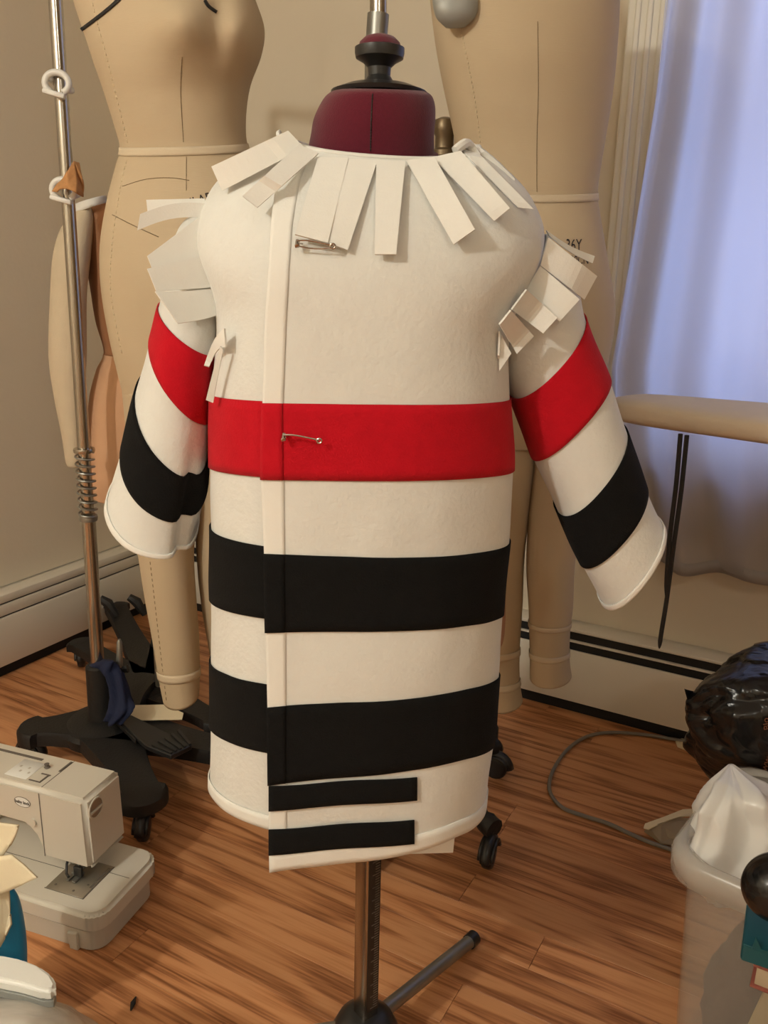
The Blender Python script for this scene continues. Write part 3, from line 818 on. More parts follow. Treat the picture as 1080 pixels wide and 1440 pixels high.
# ------------------------------------------------------------------ PEACH FORM far left (behind the pole) with its arm and stand
YF = 1.90
mF = Surf([((120, 285), (250, 285), (185, 286), YF, .06), ((112, 300), (262, 300), (185, 304), YF, .08), ((118, 350), (262, 350), (188, 355), YF, .09), ((126, 400), (260, 400), (190, 405), YF, .085), ((134, 450), (258, 450), (194, 455), YF, .08), ((146, 495), (254, 495), (198, 500), YF, .075),
           ((136, 520), (262, 520), (198, 527), YF, .085), ((126, 560), (270, 560), (198, 570), YF, .10), ((122, 620), (275, 620), (198, 632), YF, .10), ((124, 670), (268, 670), (197, 684), YF, .09), ((132, 700), (258, 700), (196, 712), YF, .07)], .95)
man3 = empty('small_body_form', (mF.c[3].x, YF, 0), 'peach knit mannequin torso half hidden behind the beige body form and steel pole', 'mannequin')
link('torso', mF.full(60, 50, t1=5.08), 'brown', man3, True)  # same peach form; brown paints the shade on its upper body
link('hips', mF.full(50, 50, t0=5.08, off=.0012), 'peach', man3, True)
aF = Surf([((108, 296), (128, 292), (118, 292), YF - .05, .02), ((86, 320), (132, 310), (108, 316), YF - .05, .045), ((74, 360), (128, 360), (100, 366), YF - .06, .05), ((70, 420), (122, 420), (96, 426), YF - .06, .048), ((68, 500), (122, 500), (94, 506), YF - .06, .045), ((76, 560), (118, 560), (97, 566), YF - .06, .038),
           ((86, 610), (116, 610), (101, 616), YF - .06, .03), ((92, 648), (116, 648), (104, 654), YF - .06, .024), ((96, 656), (112, 656), (104, 658), YF - .06, .012)], .95)
link('arm', aF.full(60, 36), 'tape', man3, True)
bvA = bvh_of(aF.full(30, 24))
strap = Surf([((106, 288), (146, 276), (126, 280), YF - .02, .05), ((104, 300), (148, 286), (126, 292), YF - .02, .055)], .95)
solid(link('shoulder_tape', strap.patch(0, 1, -1.6, 1.6, 3, 20, .004), 'felt_fold', man3, True), .002, 0)
tube('pole', [(mF.c[3].x, YF, .10), (mF.c[3].x, YF, mF.c[0].z + .10)], .012, 'dullsteel', man3, 12)
lathe('neck_cap', [(.03, -.01), (.034, 0), (.03, .012), (.012, .02), (.001, .021)], 'iron', man3, Vector((0, 0, mF.c[0].z + .01)))
def rel3(px, py, z): q = PZ(px, py, z); return (q.x - man3.location.x, q.y - YF)
lobe_base(man3, [rel3(106, 897, .085) + (.04, .03), rel3(160, 845, .085) + (.045, .032), rel3(230, 850, .085) + (.04, .03), (.18, -.14, .04, .03)], .062, .085, hub=.05)
# locking levers on the base, seen as black paddles against the heater
for (a, b_) in (((150, 852), (172, 838)), ((190, 850), (205, 836))):
    q0 = PZ(a[0] + 14, a[1] + 14, .09); q1 = q0 + Vector((-.045, .0, .055))
    tube('lock_lever', [q0, q0.lerp(q1, .5) + Vector((0, 0, .012)), q1], [.010, .016, .011], 'iron', man3, 8)

# hanging stuffed peach limb, shade painted brown, between coat and right mannequin
sb = Surf([((668, 600), (700, 600), (684, 604), 1.36, .02), ((660, 680), (704, 680), (682, 686), 1.36, .035), ((655, 760), (705, 760), (680, 768), 1.36, .042), ((652, 800), (710, 800), (681, 808), 1.36, .045), ((650, 860), (711, 860), (681, 868), 1.36, .045), ((652, 900), (708, 900), (680, 908), 1.36, .04),
           ((660, 918), (698, 916), (680, 922), 1.36, .03), ((670, 926), (688, 925), (680, 928), 1.36, .01)], .95)
limb = empty('arm_form', sb.c[3], 'peach stuffed arm form, coloured brown for its shade, hanging behind the right edge of the coat', 'mannequin arm')
link('padded_arm', sb.full(50, 32), 'brown', limb, True)
tube('hanging_cord', [sb.c[0], (st3.location.x, Y3 - .01, sb.c[0].z + .12)], .002, 'blacktape', limb, 6)

# ------------------------------------------------------------------ BURGUNDY DRESS FORM
YC = 1.0
form = empty('dress_form', (P(515, 1400, YC).x, YC, 0), 'burgundy adjustable dress form on a grey tripod, wearing the striped coat', 'dress form')
xf = form.location.x
ntop = [((437, 190), (610, 190), (525, 196), YC + .01, .062), ((442, 165), (612, 168), (526, 172), YC + .01, .064), ((455, 140), (612, 150), (528, 146), YC + .01, .064), ((466, 130), (608, 136), (530, 131), YC + .01, .062), ((476, 126), (600, 129), (534, 125), YC + .01, .056)]
bodyrings = [((330, 1090), (640, 1090), (500, 1110), YC, .09), ((335, 900), (655, 900), (505, 920), YC, .10), ((345, 700), (660, 700), (505, 710), YC, .09), ((330, 540), (675, 540), (508, 545), YC, .10), ((330, 420), (672, 420), (510, 420), YC, .10), ((345, 330), (660, 330), (515, 335), YC, .09), ((400, 260), (630, 260), (520, 270), YC, .075), ((425, 215), (615, 215), (524, 222), YC + .01, .062)]
sT = Surf(bodyrings[:], .95); link('torso', sT.full(60, 50), 'burgundy', form, True)
sN = Surf([((430, 226), (610, 226), (524, 232), YC + .01, .06)] + ntop, .9)
meN = sN.full(40, 60); bvN = bvh_of(meN)
link('neck', meN, 'burgundy', form, True)
stitches('neck_seam', [(524, 132), (522, 170), (521, 214)], bvN, 'blackplastic', form, 4, 4.2, .0007, .0003)
cN = P(533, 127, YC + .01)
lathe('neck_cap', [(.050, -.006), (.052, -.002), (.036, .004), (.016, .008), (.012, .014), (.0125, .022), (.018, .027), (.0255, .031), (.0265, .036), (.0265, .041), (.0235, .042), (.018, .041)], 'blackplastic', form, cN - form.location, 32)
lathe('knob_top', [(.0235, .040), (.0215, .046), (.016, .051), (.008, .0535), (.001, .054)], 'burgundy', form, cN - form.location, 28)
# square pole with ruler strip, hub and tripod legs
hubz = 0.10
pp = 0.0125
YB = -.035
box('pole', (-pp, pp, YB - pp, YB + pp, .08, .62), 'steel', form, bev=.0015, mtx=Matrix.Translation((0, YB, 0)) @ Matrix.Rotation(R(38), 4, 'Z') @ Matrix.Translation((0, -YB, 0)))
bm = bmesh.new(); add_box(bm, -pp + .004, pp - .001, -pp - .0006, -pp + .001, .10, .60, mtx=Matrix.Translation((0, YB, 0)) @ Matrix.Rotation(R(38), 4, 'Z'))
link('height_scale', bm_mesh(bm), 'blackplastic', form, smooth=False)
bm = bmesh.new()
for k in range(110):
    z = .105 + k * .004
    add_box(bm, pp - .010 if k % 5 else pp - .015, pp - .003, -pp - .0012, -pp - .0004, z, z + .0008, mtx=Matrix.Translation((0, YB, 0)) @ Matrix.Rotation(R(38), 4, 'Z'))
o = link('scale_marks', bm_mesh(bm), 'dullsteel', form, smooth=False)
lathe('hub', [(.030, .010), (.044, .018), (.050, .036), (.048, .056), (.040, .074), (.028, .084), (.019, .088)], 'blackplastic', form, (0, YB, 0), n=36)
tip = PZ(667, 1318, .012)
YH = YC + YB
for i in range(3):
    d = Matrix.Rotation(R(130 * i), 3, 'Z') @ Vector((tip.x - xf, tip.y - YH, 0))
    s0 = Vector((xf, YH, .058)) + d * .12; e0 = Vector((xf, YH, .0135)) + d * .955; e1 = Vector((xf, YH, .0125)) + d * 1.0
    tube('tripod_leg', [s0, e0], .0108, 'dullsteel', form, 16)
    tube('rubber_foot', [e0 - d.normalized() * .004, e1], .0125, 'blackplastic', form, 16)
for a in (-40, 35, 170):
    c = Vector((.034 * math.cos(R(a - 90)), .034 * math.sin(R(a - 90)), .072))
    tube('hub_bolt', [c + Vector((c.x * -.1, YB + c.y * -.1, -.002)), c + Vector((c.x * .12, YB + c.y * .12, .010))], .006, 'steel', form, 12, world=False)

# ------------------------------------------------------------------ THE COAT
coat = empty('coat', (xf, YC, P(500, 1200, YC).z), 'white felt coat with red and black stripes and cut fringe on the burgundy form', 'coat')
bR = [((403, 184), (664, 203), (530, 217), 1.0, .070), ((352, 214), (700, 233), (530, 262), 1.0, .095), ((298, 268), (738, 278), (528, 318), 1.0, .115), ((279, 335), (752, 340), (520, 385), 1.0, .128), ((304, 425), (708, 448), (512, 470), 1.0, .132),
      ((302, 553), (706, 558), (508, 568), 1.0, .130), ((300, 653), (709, 656), (508, 675), 1.0, .130), ((298, 735), (704, 752), (506, 779), 1.0, .132), ((297, 840), (693, 855), (505, 879), 1.0, .132), ((298, 925), (687, 938), (503, 972), 1.0, .134), ((298, 1015), (681, 1032), (500, 1070), 1.0, .134),
      ((298, 1095), (674, 1120), (490, 1182), 1.0, .132)]
def soft(p, t, ph, n):
    k = min(1, t)
    return p + n * (0.0035 * k * noise.noise(Vector((p.x * 9, p.y * 9, p.z * 7))) + .0016 * k * noise.noise(Vector((p.x * 24, p.y * 24, p.z * 14))))
sC = Surf(bR, .86, soft, 3.0)
bodym = sC.patch(0, sC.n, -math.pi, math.pi, 90, 110, 0, True)
body = link('under_panel', bodym, 'felt', coat, True)
solid(body, .003, -1)
bm_ = bvh_of(sC.patch(0, sC.n, -math.pi, math.pi, 60, 90, 0, True))

# over panel from the placket edge round to the right side
def php(xpx):                       # angle on the ring whose pixel column is xpx
    cache = {}
    def f(t):
        key = round(t, 3)
        if key in cache: return cache[key]
        lo, hi = -1.5, 0.8
        x_t = xpx(t) if callable(xpx) else xpx
        for _ in range(22):
            m = (lo + hi) / 2
            if proj(sC.pt(t, m, .004))[0] < x_t: lo = m
            else: hi = m
        cache[key] = lo; return lo
    return f
def lerp_tab(tab):
    def f(t):
        for (a, x), (b, y) in zip(tab, tab[1:]):
            if t <= b: return x + (y - x) * (t - a) / (b - a)
        return tab[-1][1]
    return f
plx = lerp_tab([(0, 402), (1, 392), (2, 384), (3, 380), (4, 375), (5, 372), (6, 370), (7, 374), (8, 376), (9, 378), (10, 379), (11, 380)])
fcx = lerp_tab([(0, 446), (1, 424), (2, 413), (3, 408), (4, 404), (5, 400), (6, 401), (7, 402), (8, 403), (11, 404)])
phP = php(plx); phF = php(fcx); pL2 = php(lambda t: 505)
def droop(p, t, ph):
    k = max(0, min(1, (t - 6) / 5)); a0 = phP(t); u = max(0, min(1, (0.75 - ph) / (0.75 - a0)))
    lo_ = min(1, max(0, (t - .6) / 1.2))
    return p - Vector((0, 0, 1)) * (0.050 * k ** 1.6 * u ** 1.3) + Vector((.06, -1, 0)) * (.009 * u ** 5 * lo_)
TH = .0045
PE = 1.62
over = link('front_panel', sC.patch(0, 11, phP, PE, 90, 70, TH, False, droop), 'felt', coat, True); solid(over, .003, 0)
# facing strip and stitched edges
def strip(name, t0, t1, p0, p1, off, mat, th=.0016, fn=droop, nt=None, npn=40, parent=coat):
    o = link(name, sC.patch(t0, t1, p0, p1, nt or max(3, int((t1 - t0) * 8)), npn, off, False, fn), mat, parent, True)
    return solid(o, th, 0)
strip('facing_strip', 0.25, 11, phP, phF, TH + .0021, 'felt_fold', .0010, droop, 90, 6)
strip('red_stripe', 5, 6, phP, PE, TH + .0028, 'red', .0016)
strip('black_stripe', 7, 8, phP, PE, TH + .0028, 'black', .0016)
strip('black_stripe', 9, 10, phP, PE, TH + .0028, 'black', .0016)
# facing seam across the stripes
for t0, t1, mm in ((5, 6, 'red'), (7, 8, 'black'), (9, 10, 'black')):
    strip('stripe_overlap', t0, t1, phP, phF, TH + .0042, mm, .0012, droop, 8, 5)
    nofn = lambda p, t, ph: p
    strip(('red_stripe' if mm == 'red' else 'black_stripe'), t0, t1, -PE, lambda t: phP(t) + .06, .0018, mm, .0016, nofn, 8, 24)
    strip(('red_stripe' if mm == 'red' else 'black_stripe'), t0, t1, PE - .02, 2 * math.pi - PE + .02, .0022, mm, .0016, nofn, 8, 30)
# hems: folded edges slightly proud
strip('hem_fold', 10.72, 11.0, phP, PE, TH + .0022, 'felt_fold', .0016)
strip('hem_fold', 10.75, 11.0, -PE, lambda t: phP(t) + .05, .0016, 'felt_fold', .0016, nofn)
strip('neck_edge', 0.0, .14, -PE, PE, .0065, 'felt_fold', .003, lambda p, t, ph: p, 3, 60)
# short bands near the hem
def band(y0l, y1l, y0r, y1r, x1):
    bvO = bvh_of(sC.patch(0, 11, phP, PE, 90, 70, TH + .0018, False, droop))
    bm = bmesh.new(); rows = []; n = 24
    for i in range(n + 1):
        f = i / n; x = 379.0 + (x1 - 379.0) * f
        yt = y0l + (y0r - y0l) * f + .9 * math.sin(f * 9); yb = y1l + (y1r - y1l) * f + .9 * math.sin(f * 8 + 1)
        rows.append([bm.verts.new(P(x - 1.2, yt + (yb - yt) * k / 4, hit(bvO, max(x, 381.0), yt + (yb - yt) * k / 4, .0035).y)) for k in range(5)])
    for a, b in zip(rows, rows[1:]):
        for k in range(4): bm.faces.new((a[k], a[k + 1], b[k + 1], b[k]))
    o = link('short_black_stripe', bm_mesh(bm), 'black', coat, True); solid(o, .0018, 0)
    return bvO
bvO = band(1106, 1140, 1093, 1125, 588)
band(1167, 1202, 1153, 1186, 584)
# corner of the lining hem peeping out at lower right
bm = bmesh.new()
f = bm.faces.new([bm.verts.new(P(*q, .93)) for q in [(560, 1180), (640, 1170), (637, 1198), (605, 1199), (560, 1200)]])
o = link('under_hem', bm_mesh(bm), 'felt_fold', coat, True, smooth=False); solid(o, .003, 0)

# sleeves
YS = 1.02
sl = Surf([((292, 292), (318, 420), (306, 360), YS, .03), ((250, 322), (316, 462), (280, 405), YS, .046), ((224, 430), (306, 492), (258, 482), YS, .066), ((216, 469), (304, 582), (243, 566), YS, .066), ((194, 547), (291, 640), (230, 650), YS, .064), ((173, 621), (288, 690), (214, 724), YS, .062), ((151, 706), (278, 742), (206, 782), YS, .060)], .92,
          lambda p, t, ph, n: p + n * (.004 * noise.noise(p * 12) - (.010 * math.exp(-((ph - .75) / .16) ** 2) * max(0, min(1, (t - 3.2))))))
sr = Surf([((706, 440), (768, 330), (745, 392), YS, .06), ((702, 492), (808, 392), (762, 452), YS, .064), ((717, 554), (821, 441), (785, 520), YS, .066), ((749, 640), (853, 530), (815, 606), YS, .066), ((783, 714), (878, 602), (846, 688), YS, .064), ((814, 787), (906, 684), (874, 765), YS, .062), ((846, 850), (932, 738), (906, 822), YS, .058)], .92,
          lambda p, t, ph, n: p + n * (.004 * noise.noise(p * 12)))
sleeves = []
for s, lab in ((sl, 'l'), (sr, 'r')):
    o = solid(link('sleeve', s.patch(0, 6, -math.pi, math.pi, 60, 60, 0, True), 'felt', coat, True), .003, -1)
    sleeves.append(o)
    for nm, t0, t1, mm in (('red_stripe', 2, 3, 'red'), ('black_stripe', 4, 5, 'black')):
        x = link(nm, s.patch(t0, t1, -math.pi, math.pi, 12, 60, .0018, True), mm, o, False)
        x.data.transform(wmat(coat).inverted()); solid(x, .0016, 0)
    x = link('cuff_hem', s.patch(5.82, 6, -math.pi, math.pi, 3, 60, .0014, True), 'felt_fold', o, False)
    x.data.transform(wmat(coat).inverted()); solid(x, .0018, 0)
bvS = bvh_of(bodym if False else sC.patch(0, 11, -math.pi, math.pi, 80, 100, 0, True), sl.full(50, 50), sr.full(50, 50), sC.patch(0, 11, phP, PE, 80, 60, TH, False, droop))

# fringe tabs: each from root edge (a, b) to end edge (d, c)
def tab(a, b, c, d, lift0=.004, lift1=.016, curl=0.0, n=10, fallY=1.0, layer=0.0, sag=0.0, yf=None):
    bm = bmesh.new(); rows = []
    for i in range(n + 1):
        f = i / n; row = []
        for j in range(5):
            g = j / 4
            x = (a[0] * (1 - f) + d[0] * f) * (1 - g) + (b[0] * (1 - f) + c[0] * f) * g
            y = (a[1] * (1 - f) + d[1] * f) * (1 - g) + (b[1] * (1 - f) + c[1] * f) * g + sag * math.sin(f * math.pi)
            p = hit(bvS, x, y, 0, fallY)
            row.append((x, y, p.y))
        rows.append(row)
    yr = [min(q[2] for q in r) for r in rows]
    for i in range(1, len(yr)): yr[i] = min(yr[i], yr[i - 1] + .006)
    for i in range(len(yr) - 2, -1, -1): yr[i] = min(yr[i], yr[i + 1] + .022)
    vv_ = []
    for i, r in enumerate(rows):
        f = i / n
        off = lift0 + (lift1 - lift0) * f + layer + curl * f * f
        row = []
        for (x, y, yy) in r:
            Yv = yf[0] + (yf[1] - yf[0]) * f if yf else yr[i] - off
            row.append(bm.verts.new(P(x, y, Yv)))
        vv_.append(row)
    for u_, w_ in zip(vv_, vv_[1:]):
        for k in range(4): bm.faces.new((u_[k], u_[k + 1], w_[k + 1], w_[k]))
    o = link('fringe_tab', bm_mesh(bm), 'felt_fold', coat, True, smooth=False); return solid(o, .0022, 0)
tab((405, 184), (428, 208), (313, 268), (298, 234), .008, .012, layer=.004)
tab((420, 204), (448, 216), (362, 292), (341, 276), .006, .018, layer=.010)
tab((447, 222), (490, 223), (461, 342), (415, 330), .007, .013)
tab((487, 224), (531, 226), (489, 352), (461, 342), .006, .010, layer=-.001)
tab((529, 226), (570, 228), (557, 358), (527, 358), .007, .011, layer=.001)
tab((571, 226), (611, 222), (668, 323), (638, 344), .006, .013)
tab((608, 222), (648, 213), (717, 293), (695, 311), .006, .013, layer=.001)
tab((648, 211), (672, 216), (750, 294), (728, 292), .005, .006)
tab((652, 203), (664, 201), (724, 252), (722, 258), .006, -.005, sag=-4)
# rolled loop at the right neck
tube('neck_roll', smooth_path([P(640, 212, .95), P(650, 204, .955), P(657, 202, .965), P(664, 210, .97), P(672, 222, .965)], 5), .005, 'felt_fold', coat, 8)
# left sleeve cap fringe
tab((288, 279), (290, 292), (208, 300), (206, 281), yf=(1.0, 1.0))
tab((290, 286), (286, 306), (193, 324), (197, 301), sag=-7, yf=(.985, .965))
tab((300, 290), (318, 356), (214, 378), (207, 360), yf=(.985, .948))
tab((322, 352), (326, 402), (220, 410), (207, 378), yf=(.982, .938))
tab((324, 402), (326, 436), (250, 455), (218, 410), sag=3, yf=(.980, .930))
tab((316, 462), (318, 488), (294, 516), (287, 514), .026, .032, fallY=.98, sag=-9)
tab((310, 487), (314, 492), (300, 566), (290, 562), .030, .034, fallY=.98, sag=-3)
# right sleeve cap fringe
tab((768, 324), (772, 332), (833, 370), (836, 360), .004, -.006, sag=4, fallY=1.0)
tab((771, 334), (760, 373), (821, 421), (839, 388), .008, .022, layer=.012)
tab((760, 374), (740, 407), (787, 452), (815, 421), .008, .018, layer=.006)
tab((740, 407), (719, 435), (764, 469), (784, 447), .008, .018, layer=.012)
tab((718, 436), (702, 456), (727, 498), (751, 473), .010, .018, layer=.016)
tab((702, 466), (701, 500), (702, 522), (719, 497), .008, .010)

# safety pins
def pin(x0, y0, x1, y1, label, double):
    n_ = 'safety_pin'
    a = hit(bvO, x0, y0, .012); b = hit(bvO, x1, y1, .012)
    root = empty(n_, (a + b) / 2, label, 'safety pin')
    up = Vector((0, 0, .0025)); inn = Vector((0, .010, 0))
    tube('clasp', [a + inn * .5 + up, a - up, a - up * 1.2 - (b - a) * .06], [.0022, .0026, .0018], 'pin', root, 8)
    tube('wire', smooth_path([a + up, a.lerp(b, .35) + up * (1.3), b + up * .3], 4), .0009, 'pin', root, 6)
    if double: tube('needle', smooth_path([a - up, a.lerp(b, .5) - up * 1.5 + inn * .2, b - up * .5], 4), .0007, 'pin', root, 6)
    co = [b + Vector((.0024 * math.cos(q), 0, .0024 * math.sin(q))) for q in [R(k) for k in range(0, 361, 30)]]
    tube('coil', co, .0009, 'pin', root, 6)
    tube('hidden_shank', [a.lerp(b, .05) , a.lerp(b, .12) + inn], .0008, 'pin', root, 6)
pin(418, 342, 468, 346, 'steel safety pin holding the collar edge below the fringe', True)
pin(399, 615, 449, 620, 'steel safety pin across the red stripe of the coat', False)

# ------------------------------------------------------------------ SEWING MACHINE (local: x = along the arm to the left, -y = away from us)
FM = PZ(130, 1345, 0)
ang = math.atan2(.327, -.945)
mach = empty('sewing_machine', (FM.x, FM.y, 0), 'cream sewing machine standing on the floor at the lower left', 'sewing machine', rotz=ang)
def mb(name, dims, mat, bev=0.0, seg=3, parent=None, fn=None):
    bm = bmesh.new(); add_box(bm, *dims, bev=bev, seg=seg)
    if fn:
        for v_ in bm.verts: fn(v_.co)
    o = link(name, bm_mesh(bm), mat, parent or mach, smooth=True); return autosmooth(o, 50)
def prism(name, outline, y0, y1, mat, parent, bev=.004, axis='y', seg=3):
    bm = bmesh.new()
    def mk(a, b, c): return (a, c, b) if axis == 'y' else (a, b, c)
    A_ = [bm.verts.new(mk(a, b, y0)) for a, b in outline]; B_ = [bm.verts.new(mk(a, b, y1)) for a, b in outline]
    n = len(outline); bm.faces.new(A_); bm.faces.new(B_[::-1])
    for k in range(n): bm.faces.new((A_[k], B_[k], B_[(k + 1) % n], A_[(k + 1) % n]))
    bmesh.ops.recalc_face_normals(bm, faces=bm.faces)
    if bev: bmesh.ops.bevel(bm, geom=[e for e in bm.edges], offset=bev, segments=seg, affect='EDGES')
    o = link(name, bm_mesh(bm), mat, parent, smooth=True); return autosmooth(o, 50)
def rrect(x0, x1, y0, y1, r, n=6):
    out = []
    for cx_, cy_, a0 in ((x1 - r, y1 - r, 0), (x0 + r, y1 - r, 90), (x0 + r, y0 + r, 180), (x1 - r, y0 + r, 270)):
        for k in range(n + 1):
            a = R(a0 + 90 * k / n); out.append((cx_ + r * math.cos(a), cy_ + r * math.sin(a)))
    return out
prism('bed_lower', rrect(-.010, .40, -.170, -.006, .03), 0.0, .042, 'machine_grey', mach, .003, 'z')
prism('bed_table', rrect(-.018, .40, -.180, .000, .034), .040, .078, 'machine', mach, .007, 'z')
prism('bed_latch', [(.030, 0), (.046, 0), (.050, .03), (.030, .034)], -.009, -.001, 'machine', mach, .001)
prism('arm_head', [(.040, .112), (.043, .243), (.40, .243), (.40, .166), (.170, .163), (.154, .147), (.145, .126), (.138, .106), (.048, .106)], -.162, -.062, 'machine', mach, .008)
mb('column', (.32, .40, -.165, -.055, .07, .240), 'machine', .012)
bm = bmesh.new()
add_box(bm, .1345, .1358, -.0618, -.0611, .112, .236); add_box(bm, .1345, .1358, -.154, -.070, .2427, .2433)
link('panel_seam', bm_mesh(bm), 'greyline', mach, smooth=False)
bm = bmesh.new()
add_box(bm, .136, .140, -.150, -.118, .2428, .2440); add_box(bm, .144, .163, -.104, -.101, .2428, .2436); add_box(bm, .146, .149, -.101, -.082, .2428, .2440); add_box(bm, .146, .170, -.081, -.0785, .2428, .2440)
link('thread_slot', bm_mesh(bm), 'greyline', mach, smooth=False)
lathe('thread_post', [(.004, 0), (.0055, .002), (.003, .004), (.0045, .008), (.001, .010)], 'greyline', mach, Vector((.166, -.120, .243)), 12)
mb('stitch_panel', (.176, .222, -.128, -.078, .2425, .2438), 'whiteplastic', .0006, 1)
mb('top_groove', (.190, .30, -.140, -.134, .2427, .2436), 'greyline')
bm = bmesh.new()
for q in range(4): add_box(bm, .182 + q * .009, .186 + q * .009, -.098 - (q % 2) * .012, -.093 - (q % 2) * .012, .2437, .2440)
link('stitch_symbols', bm_mesh(bm), 'machine_grey', mach, smooth=False)
def disc(name, r0, z0, z1, mat, mt, n=28, inner=0.0, sx=1.0):
    bm = bmesh.new()
    rows = [(inner, z0), (r0, z0), (r0, z1), (inner, z1)] if inner else [(1e-4, z0), (r0, z0), (r0, z1), (1e-4, z1)]
    rr = [[bm.verts.new((a * math.cos(2 * math.pi * k / n) * sx, a * math.sin(2 * math.pi * k / n), z)) for k in range(n)] for a, z in rows]
    pairs = list(zip(rr, rr[1:])) + ([(rr[-1], rr[0])] if inner else [])
    for a, b in pairs:
        for k in range(n): bm.faces.new((a[k], a[(k + 1) % n], b[(k + 1) % n], b[k]))
    bmesh.ops.transform(bm, matrix=mt, verts=bm.verts)
    return autosmooth(link(name, bm_mesh(bm), mat, mach), 40)
dm = Matrix.Translation((.0422, -.088, .215)) @ Matrix.Rotation(R(-90), 4, 'Y')
disc('tension_recess', .0165, -.001, .0008, 'plate', dm)
disc('recess_rim', .0190, -.002, .0022, 'machine', dm, inner=.0162)
bm = bmesh.new()
add_box(bm, .0385, .043, -.103, -.073, .2095, .2140, bev=.001)
link('tension_dial', bm_mesh(bm), 'machine_grey', mach, smooth=False)
tm = Matrix(((-1, 0, 0, 0), (0, 0, 1, 0), (0, 1, 0, 0), (0, 0, 0, 1)))
bd = Matrix.Translation((.172, -.0618, .210)) @ tm
disc('badge_ring', .0098, 0, .0006, 'greyline', bd, inner=.0092, sx=1.75)
disc('badge', .0092, 0, .0004, 'whiteplastic', bd, sx=1.75)
me = textmesh('baby lock', .0080, .0002)
for v_ in list(me.vertices): pass
me.transform(Matrix.Translation((.172, -.0612, .2095)) @ tm)
o = link('badge_lettering', me, 'greyline', mach, smooth=False); solid(o, .0006, 0)
disc('reverse_button', .007, 0, .003, 'machine', Matrix.Translation((.152, -.0618, .176)) @ tm, sx=.8)
mb('needle_plate', (.036, .112, -.115, -.030, .0775, .0792), 'plate', .0006, 1)
bm = bmesh.new(); add_box(bm, .038, .042, -.108, -.055, .079, .0797); add_box(bm, -.006, .034, -.1005, -.0995, .0778, .0784); add_box(bm, .114, .30, -.0805, -.0795, .0778, .0784)
add_box(bm, .0345, .1135, -.0305, -.0295, .0778, .0788); add_box(bm, .0345, .0355, -.115, -.030, .0778, .0788)
link('plate_slot', bm_mesh(bm), 'greyline', mach, smooth=False)
for px_, py_ in ((.100, -.042), (.062, -.040), (.048, -.060)):
    lathe('plate_screw', [(.0022, 0), (.0022, .0006), (.0005, .001)], 'greyline', mach, Vector((px_, py_, .0790)), 10)
bm = bmesh.new()
tube_bm(bm, [(.080, -.080, .130), (.080, -.080, .092)], .0032, 10)
add_box(bm, .072, .088, -.086, -.072, .088, .094, bev=.001); add_box(bm, .070, .077, -.078, -.054, .0805, .083, bev=.0008); add_box(bm, .083, .090, -.078, -.054, .0805, .083, bev=.0008)
add_box(bm, .070, .090, -.080, -.070, .081, .086, bev=.001)
add_box(bm, .088, .096, -.084, -.076, .096, .106, bev=.002)
link('presser_foot', bm_mesh(bm), 'dullsteel', mach, smooth=False)
tube('needle_bar', [(.072, -.074, .135), (.072, -.074, .100)], [.003, .003], 'steel', mach, 8, world=False)
tube('needle', [(.072, -.074, .125), (.072, -.074, .094), (.072, -.074, .080)], [.0010, .0009, .0003], 'steel', mach, 8, world=False)
mb('presser_bar_guard', (.064, .080, -.070, -.064, .086, .104), 'blackplastic', .001)
tube('threader', [(.095, -.078, .12), (.098, -.070, .100), (.092, -.060, .090), (.084, -.056, .088)], .0022, 'blackplastic', mach, 6, world=False)

# ------------------------------------------------------------------ LOWER LEFT PILE
def loft(name, rings, mat, e=.95, disp=None, nt=40, npn=40, label=None, cat=None, parent=None, group=None):
    s = Surf(rings, e, disp); me = s.full(nt, npn)
    o = link(name, me, mat, parent, parent is not None)
    if parent is None: recentre(o); tagp(o, label, cat, group)
    return o
# clear plastic bag on the floor, lumpy
def crum(k, f1=18, f2=45):
    return lambda p, t, ph, n: p + n * (k * noise.noise(p * f1) + k * .45 * noise.noise(p * f2 + Vector((3, 1, 2)))) * min(1, t * 1.2 + .15)
bagc = PZ(30, 1470, .10)
loft('plastic_bag', [((-60, 1392), (30, 1392), (-10, 1400), .80, .02), ((-110, 1402), (70, 1408), (-10, 1418), .80, .08), ((-140, 1420), (118, 1428), (-10, 1460), .80, .12), ((-160, 1470), (165, 1480), (0, 1560), .80, .14), ((-160, 1560), (175, 1560), (10, 1680), .80, .14), ((-140, 1700), (160, 1700), (10, 1820), .80, .12), ((-110, 1790), (130, 1790), (10, 1890), .80, .10)],
     'clearbag', disp=crum(.010), label='crumpled clear plastic bag holding white bits at the bottom left corner', cat='plastic bag', nt=70, npn=80)
# white rounded tray lid resting above the bag
def slab3(name, outline, z, th, mat, bev, label, cat, tilt=None):
    bm = bmesh.new()
    A_ = [bm.verts.new(Vector((p.x, p.y, p.z))) for p in outline]
    f = bm.faces.new(A_); bmesh.ops.recalc_face_normals(bm, faces=[f])
    r_ = bmesh.ops.extrude_face_region(bm, geom=[f])
    ev = [g for g in r_['geom'] if isinstance(g, bmesh.types.BMVert)]
    bmesh.ops.translate(bm, vec=(0, 0, -th), verts=ev)
    bmesh.ops.recalc_face_normals(bm, faces=bm.faces)
    bmesh.ops.bevel(bm, geom=list(bm.edges), offset=bev, segments=3, affect='EDGES')
    o = autosmooth(link(name, bm_mesh(bm), mat), 50); recentre(o); return tagp(o, label, cat)
lz = .335
c0 = PZ(0, 1345, lz)
pts = []
for q in [(-150, 1330), (-60, 1334), (0, 1340), (30, 1346), (55, 1356), (72, 1368), (80, 1382), (76, 1392), (60, 1393), (30, 1384), (-20, 1374), (-80, 1368), (-150, 1365)]:
    pts.append(PZ(q[0], q[1] , lz))
